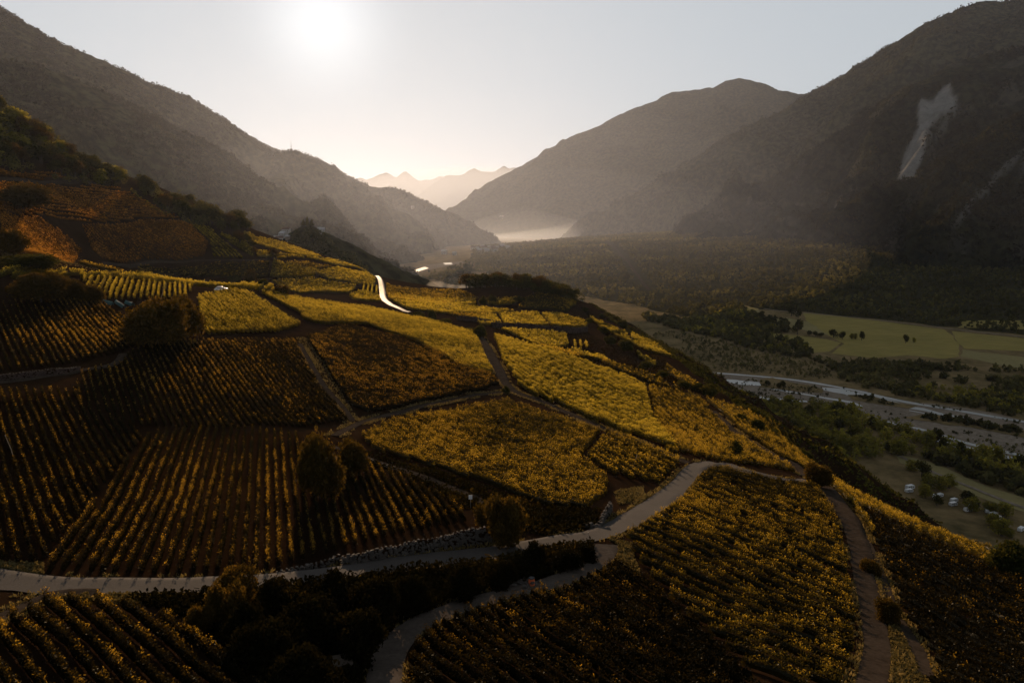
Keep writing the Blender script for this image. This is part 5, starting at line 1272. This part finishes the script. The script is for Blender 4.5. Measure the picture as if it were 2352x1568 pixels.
profile([(-2.0, .28), (-2.02, .75), (-1.75, .95), (-1.1, 1.42), (0.35, 1.45), (1.0, .98), (1.85, .85), (2.05, .6), (2.0, .28)], 1.72, 'body', M['white_paint'], r, 0.16)
for s in (-1, 1):
    mb = MB(); mb.quad((-1.35, s * .79, 1.02), (.75, s * .79, 1.02), (.28, s * .735, 1.38), (-1.0, s * .735, 1.38)); mb.build('side_window', M['dark_glass'], r)
    for xx in (-1.25, 1.25): wheel(r, xx, s * .76)
mb = MB(); mb.quad((.46, -.62, 1.405), (.46, .62, 1.405), (.98, .70, 1.03), (.98, -.70, 1.03)); mb.build('windscreen', M['dark_glass'], r)

def make_caravan():
    r = empty('caravan', (0, 0, 0))
    profile([(-2.6, .45), (-2.72, 1.2), (-2.5, 2.35), (-2.2, 2.55), (2.0, 2.58), (2.45, 2.3), (2.7, 1.3), (2.6, .45)], 2.2, 'body', M['white_paint'], r)
    for s in (-1, 1):
        for xx in (-1.4, 1.3):
            mb = MB(); mb.box((xx, s * 1.105, 1.35), (1.0, .03, .6)); mb.build('window', M['dark_glass'], r)
        wheel(r, 0.1, s * 1.0, .34)
    mb = MB(); mb.box((-.2, -1.106, .55), (.65, .02, 1.75)); d = mb.build('door', M['sheet'], r)
    mb = MB(); mb.box((.05, -1.13, 1.2), (.05, .03, .1)); mb.build('handle', M['steel'], d)
    mb = MB(); mb.tube([(2.6, 0, .5), (3.5, 0, .48)], [.05, .05], 8); mb.build('drawbar', M['steel'], r)
    return r
cv = None
for i, (q, rz, lb) in enumerate([((1565, 233), .3, 'topmost white caravan of the far upper pair'), ((1558, 256), .2, 'second caravan, just below the topmost one'), ((1770, 288), .5, 'white caravan right of the dark round tree'),
        ((1735, 298), .9, 'caravan half hidden beside the round tree'), ((1868, 322), .4, 'caravan above the middle of the caravan park'), ((1862, 348), .3, 'caravan directly below the middle one'),
        ((1990, 355), .6, 'caravan under the tall dark tree'), ((1965, 387), .2, 'small pale caravan nearest the gold strip'), ((2092, 392), 1.2, 'caravan turned end-on among the trees'),
        ((2140, 418), .35, 'long white caravan of the lower pair'), ((2165, 442), .3, 'lowest long white caravan of the lower pair'), ((2330, 522), .6, 'solitary caravan at the right edge')]):
    u, v = c3(q)[0]; px, py = unproject(u, v, V, 150, 3000, 2500); loc = (px, py, float(V(px, py)))
    if cv is None:
        cv = make_caravan(); cv.location = loc; cv.rotation_euler = (0, 0, rz); tag(cv, lb, 'caravan', 'white caravans under the hillside')
    else: copy_tree(cv, loc, rz, 0.85, lb, 'caravan', 'white caravans under the hillside')

# houses
def make_house(wall, roof, w=9.0, d=8.0, h=5.5, rise=2.6):
    r = empty('house', (0, 0, 0))
    mb = MB(); a, b = w / 2, d / 2
    mb.v = [(-a, -b, -2), (a, -b, -2), (a, b, -2), (-a, b, -2), (-a, -b, h), (a, -b, h), (a, b, h), (-a, b, h), (-a, 0, h + rise), (a, 0, h + rise)]
    mb.f = [(0, 1, 5, 4), (2, 3, 7, 6), (1, 2, 6, 9, 5), (3, 0, 4, 8, 7), (3, 2, 1, 0)]
    mb.build('wall', wall, r)
    mb = MB(); e = 0.6; k = rise / b
    for s in (-1, 1):
        y0, z0 = s * (b + e), h - k * e + .05
        p = [(-a - e, y0, z0), (a + e, y0, z0), (a + e, 0, h + rise + .05), (-a - e, 0, h + rise + .05)]
        q = [(x, yy, zz + .22) for x, yy, zz in p]
        mb.quad(*q); mb.quad(*reversed(p)); mb.quad(p[0], p[1], q[1], q[0]); mb.quad(p[1], p[2], q[2], q[1]); mb.quad(p[3], p[0], q[0], q[3])
    rf = mb.build('roof', roof, r)
    mb = MB(); mb.box((a * .5, b * .3, h + rise * .5), (.8, .8, 2.2)); mb.build('chimney', M['stone'], rf)
    for fl in (1.0, 3.4):
        for xx in (-a * .6, 0, a * .6):
            for s in (-1, 1):
                mb = MB(); mb.box((xx, s * (b + .02), fl), (1.0, .08, 1.3)); mb.build('window', M['dark_glass'], r)
    mb = MB(); mb.box((-a * .3, -b - .03, -.2), (1.1, .1, 2.2)); mb.build('door', M['wood'], r)
    return r
HP = [make_house(M['plaster'], M['roof']), make_house(M['plaster'], M['tile'], 11, 8, 6.5, 3.0), make_house(M['wood'], M['roof'], 8, 7, 5, 2.6)]
hused = set()
def house(k, loc, rz, sc, label, group=None):
    if k not in hused:
        hused.add(k); o = HP[k]; o.location = loc; o.rotation_euler = (0, 0, rz); o.scale = (sc, sc, sc); return tag(o, label, 'house', group)
    return copy_tree(HP[k], loc, rz, sc, label, 'house', group)
def on_surf(u, v, hf, y0, y1):
    x, y = unproject(u, v, hf, y0, y1, 2600); return (x, y, float(hf(x, y)))
G1 = 'houses of the village behind the left crest'
for i, (u, Y, lb) in enumerate([(604, 905, 'flat-lit house standing apart at the top left of the village'), (618, 900, 'left house of the village upper row'), (627, 915, 'second house of the village upper row'), (634, 930, 'house with a bright roof in the village middle'),
        (640, 905, 'house below the bright-roofed village house'), (646, 940, 'house at the right of the village upper row'), (650, 912, 'house in the centre of the lower village row'), (657, 925, 'house beside the small dark hill'),
        (660, 900, 'lowest village house at the foot of the dark hill'), (630, 890, 'house at the left of the lower village row'), (642, 885, 'near house below the village centre'), (622, 880, 'near house at the left village edge'), (652, 888, 'near house on the right of the lower row')]):
    x = float(ray(u, 520)[0]) * Y; z = float(hCastle(x, Y))
    house(i % 3, (x, Y, z), random.uniform(-.5, .5), random.uniform(.65, .9), lb, G1)
Y = 918; x = float(ray(737, 520)[0]) * Y
house(0, (x, Y, float(hCastle(x, Y))), .3, .9, 'lone pale house on the right shoulder of the small hill')
x, y, z = at_hill(1331, 689); house(2, (x, y, z), .2, .55, 'small low house at the right end of the knoll')
G2 = 'houses of the distant valley town'
rg = random.Random(9)
TOWN = ['leftmost house of the distant valley town by the spur', 'town house beside the tall town tree', 'long pale town house on the upper side', 'small town house under the long pale one', 'town house in front of the misty plain', 'broad town house in the town centre', 'town house right of the broad one', 'bright-roofed town house near the wood',
        'rightmost town house against the forest', 'low town house at the front row left', 'low town house at the front row middle', 'low town house at the front row right', 'town house near the river glint', 'solitary town house by the far gravel bank']
for i, (u, v) in enumerate([(1086,574),(1096,573),(1108,570),(1112,575),(1124,571),(1132,574),(1142,572),(1152,570),(1166,572),(1100,580),(1118,580),(1136,579),(1044,586),(1020,584)]):
    p = on_surf(u, v, V, 800, 6000); house(rg.randrange(3), p, rg.uniform(-.6, .6), rg.uniform(1.2, 2.0), TOWN[i], G2)
for (u, v, hf, sc, lb) in [(675, 431, hSpur, 2.2, 'white house high on the hazy spur, leftmost of its hamlet'), (716, 428, hSpur, 2.6, 'larger house of the hamlet high on the hazy spur'), (734, 430, hSpur, 2.2, 'right house of the hamlet high on the hazy spur'),
        (858, 503, hSpur, 2.0, 'white house low on the hazy spur'), (861, 494, hSpur, 1.6, 'smaller house above the white one low on the spur'), (948, 479, hSpur, 1.6, 'lone bright house near the end of the hazy spur'), (1152, 502, hFarR, 2.6, 'pale house low on the long hazy mountain')]:
    house(0, on_surf(u, v, hf, 2500, 9000), random.uniform(-.4, .4), sc, lb)

# mast on the spur crest
Y = 4512.0; x = float(ray(669, 344)[0]) * Y; z = float(hSpur(x, Y))
r = empty('radio_mast', (x, Y, z)); tag(r, 'thin radio mast on the crest of the hazy spur', 'radio mast')
mb = MB(); mb.tube([(0, 0, -4), (0, 0, 22), (0, 0, 40), (0, 0, 62)], [2.2, 1.6, 1.1, .6], 8); mb.build('pole', M['steel'], r)
mb = MB(); mb.box((0, 0, -3), (14, 12, 14)); mb.build('equipment_house', M['stone'], r)
mb = MB(); mb.tube([(0, 0, 24), (0, 0, 27)], [3.2, 3.2], 12); mb.build('platform', M['steel'], r)

# ------------------------------------------------------------------ grass and undergrowth
def cover(name, polys, n, size, m, label, zmax, seed, cat, up=0.0):
    Cs = []
    for k, (poly, share) in enumerate(polys):
        P = world_scatter(on_hill(poly), int(n * share), seed + k)
        P = P[~near_road(P, 0.1)]
        Cs.append(np.column_stack([P, H(P[:, 0], P[:, 1]) + zmax * RNG.random(len(P)) ** 1.6 + 0.03]))
    C = np.concatenate(Cs)
    Vt, F = quads(C, size, 1.3, up)
    t = np.clip(0.15 + 0.45 * RNG.random(len(C)) + 0.7 * fbm(C[:, 0] / 7, C[:, 1] / 7, 3, 8), 0, 1) * 0.85
    tag(link(name, np_mesh(name, Vt, F, m, rnd=t)), label, cat, kind='stuff')
edge = []
for L, w in ROADS[:2] + ROADS[2:6] + ROADS[8:11]:
    d = np.gradient(L, axis=0); d /= np.hypot(d[:, 0], d[:, 1])[:, None]; nn = np.stack([-d[:, 1], d[:, 0]], 1)
    for s in (-1, 1):
        for k in range(26):
            q = L + nn * (s * (w / 2 + 0.02 + 0.9 * RNG.random(len(L)) ** 1.6))[:, None] + d * RNG.uniform(-.6, .6, len(L))[:, None]
            edge.append(q)
P = np.concatenate(edge); P = P[~near_road(P, -0.15)]
P = P[fbm(P[:, 0] / 3, P[:, 1] / 3, 3, 4) > -0.12]
C = np.column_stack([P, H(P[:, 0], P[:, 1]) + 0.05 + 0.28 * RNG.random(len(P)) ** 1.5])
Vt, F = quads(C, 0.2, 2.0, 0.0, RNG, np.array([0, 0, 0.9]))
tag(link('verge_grass', np_mesh('verge_grass', Vt, F, M['grass'], rnd=RNG.random(len(C)) * .8)), 'dry grass fringing the roads and tracks', 'grass', kind='stuff')
BANK = [(290,1380),(600,1352),(820,1328),(1100,1292),(1360,1250),(1378,1275),(1280,1322),(1080,1376),(930,1440),(880,1500),(860,1600),(620,1660),(560,1500),(430,1425)]
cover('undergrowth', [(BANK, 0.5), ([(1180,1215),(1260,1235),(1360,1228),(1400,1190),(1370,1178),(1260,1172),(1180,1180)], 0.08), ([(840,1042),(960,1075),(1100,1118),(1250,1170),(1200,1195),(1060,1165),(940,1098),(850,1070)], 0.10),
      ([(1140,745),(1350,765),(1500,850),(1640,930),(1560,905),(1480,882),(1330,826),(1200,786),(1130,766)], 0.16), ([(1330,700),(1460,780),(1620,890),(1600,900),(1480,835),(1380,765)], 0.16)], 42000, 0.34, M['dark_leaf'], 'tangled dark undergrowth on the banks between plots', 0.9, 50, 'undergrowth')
cover('dry_grass', [([(1410,1130),(1478,1118),(1482,1148),(1420,1160)], 0.05), ([(1400,1240),(1450,1250),(1470,1320),(1420,1300),(1395,1270)], 0.08), ([(100,1375),(300,1362),(480,1372),(420,1400),(250,1385)], 0.12), ([(680,775),(740,780),(800,940),(830,965),(790,975),(730,880)], 0.12),
      ([(0,1290),(100,1296),(100,1320),(0,1322)], 0.06), ([(1900,1130),(2010,1290),(2060,1420),(2140,1580),(2060,1580),(1980,1300),(1940,1190)], 0.25), ([(100,595),(600,592),(700,600),(600,660),(300,640)], 0.2), ([(0,560),(190,590),(150,620),(0,620)], 0.12)], 26000, 0.22, M['grass'], 'dry yellow grass on ledges and track edges', 0.3, 80, 'grass')

yy = RNG.uniform(196, 470, 26000); xx = np.interp(yy, XC_Y, XC_X) + 1.5 + 62 * RNG.random(26000) ** 1.5
k = fbm(xx / 9, yy / 9, 3, 12) > -0.22; xx, yy = xx[k], yy[k]
C = np.column_stack([xx, yy, H(xx, yy) + 0.9 * RNG.random(len(xx)) ** 1.5])
Vt, F = quads(C, 0.85, 1.2)
tag(link('cliff_scrub', np_mesh('cliff_scrub', Vt, F, M['tree_leaf'], rnd=np.clip(0.1 + 0.5 * RNG.random(len(xx)) + 0.4 * fbm(xx / 12, yy / 12, 2, 5), 0, 1) * 0.8)), 'dark low scrub on the steep bluff above the river', 'scrub', kind='stuff')

yy = RNG.uniform(60, 200, 15000); xx = np.interp(yy, XC_Y, XC_X) + 15 + 95 * RNG.random(15000) ** 1.2
k = fbm(xx / 9, yy / 9, 3, 14) > -0.3; xx, yy = xx[k], yy[k]
C = np.column_stack([xx, yy, np.maximum(H(xx, yy), 0.2) + 1.0 * RNG.random(len(xx)) ** 1.5])
Vt, F = quads(C, 0.7, 1.2)
tag(link('slope_scrub', np_mesh('slope_scrub', Vt, F, M['pale_leaf'], rnd=np.clip(0.4 * RNG.random(len(xx)) + 0.5 * fbm(xx / 12, yy / 12, 2, 5), 0, 1) * 0.7)), 'green scrub on the slope falling from the right crest to the river', 'scrub', kind='stuff')
# ------------------------------------------------------------------ haze, valley mist and dust
def volume_mat(name, col, dens, g):
    m, nt, out = mat(name)
    p = nt.nodes.new('ShaderNodeVolumePrincipled')
    p.inputs['Color'].default_value = (*col, 1); p.inputs['Density'].default_value = dens; p.inputs['Anisotropy'].default_value = g
    nt.links.new(p.outputs[0], out.inputs['Volume'])
    return m
mb = MB(); mb.box((3000, 14000, -60), (30000, 40000, 1560))
hz = mb.build('haze', volume_mat('haze_air', (0.69, 0.78, 1.0), 1.75e-5, 0.60)); tag(hz, 'thin warm haze filling the valley air', kind='stuff')
def puff(name, c, r, dens, g, label, col=(0.95, 0.95, 0.97)):
    bm = bmesh.new(); bmesh.ops.create_uvsphere(bm, u_segments=48, v_segments=24, radius=1.0)
    for v in bm.verts: v.co = Vector((v.co.x * r[0], v.co.y * r[1], v.co.z * r[2]))
    me = bpy.data.meshes.new(name); bm.to_mesh(me); bm.free(); me.materials.append(volume_mat(name, col, dens, g))
    o = link(name, me); o.location = c
    return tag(o, label, kind='stuff')
def mound(cx, cy_, rx, ry, hgt, dn, g, seed, label):
    """mist thinning out upwards and sideways: a closed mound with a hollow flank"""
    n, mseg = 64, 20
    Vt = [(cx, cy_, hgt)]
    for j in range(1, mseg + 1):
        r = j / mseg
        for k in range(n):
            t = 2 * math.pi * k / n
            w_ = 1 + 0.5 * float(fbm(np.array(math.cos(t) * 1.3 + seed), np.array(math.sin(t) * 1.3 + 2 * seed), 3, seed))
            Vt.append((cx + rx * r * w_ * math.cos(t), cy_ + ry * r * w_ * math.sin(t), -6 + (hgt + 6) * (1 - r) ** 2.8))
    Fq = []
    me = bpy.data.meshes.new('mist')
    for k in range(n): Fq.append((0, 1 + k, 1 + (k + 1) % n))
    for j in range(mseg - 1):
        for k in range(n):
            a_, b_ = 1 + j * n + k, 1 + j * n + (k + 1) % n
            Fq.append((a_, a_ + n, b_ + n, b_))
    Fq.append(tuple(1 + (mseg - 1) * n + k for k in reversed(range(n))))
    me.from_pydata(Vt, [], Fq); me.materials.append(volume_mat('mist', (0.80, 0.88, 1.0), dn, g)); me.update()
    tag(link('mist', me), label, kind='stuff')
mound(60, 4500, 1900, 1250, 210, 2.0e-4, 0.5, 3, 'bright morning mist lying over the far valley floor')
mound(520, 4350, 1700, 1000, 150, 2.2e-4, 0.5, 5, 'mist thinning out to the right behind the wooded fan')
mound(300, 4400, 1700, 1100, 90, 4.0e-4, 0.5, 8, 'lowest layer of mist on the far valley floor')
for hgt, dn in ((300, 2.2e-5), (480, 2.0e-5), (700, 1.4e-5), (980, 1.1e-5)):
    puff('mist', (-60, 2300, 0), (980 + hgt * 0.1, 1200 + hgt * 0.1, hgt), dn, 0.52, 'sunlit veil of haze in the middle of the valley', (0.69, 0.78, 1.0))
for hgt, dn in ((330, 2.6e-5),):
    puff('mist', (-760, 2000, 0), (600 + hgt * .1, 750 + hgt * .1, hgt), dn, 0.55, 'golden veil of haze along the foot of the left mountains', (0.74, 0.82, 0.98))
puff('mist', (-700, 15500, 0), (3600, 3500, 1100), 1.5e-4, 0.4, 'pale veil of haze in front of the far peaks', (0.74, 0.84, 1.0))
for u, v, w, lb in [(1003, 655, 9, 'left puff of sunlit dust behind the crest'), (1033, 660, 7, 'middle puff of sunlit dust behind the crest'), (1060, 663, 8, 'right puff of sunlit dust beside the knoll wood')]:
    p = W(u, v, 500)
    puff('dust_cloud', tuple(p), (w * .8, 6, w * .35), 0.014, 0.5, lb, (1.0, 0.95, 0.88))
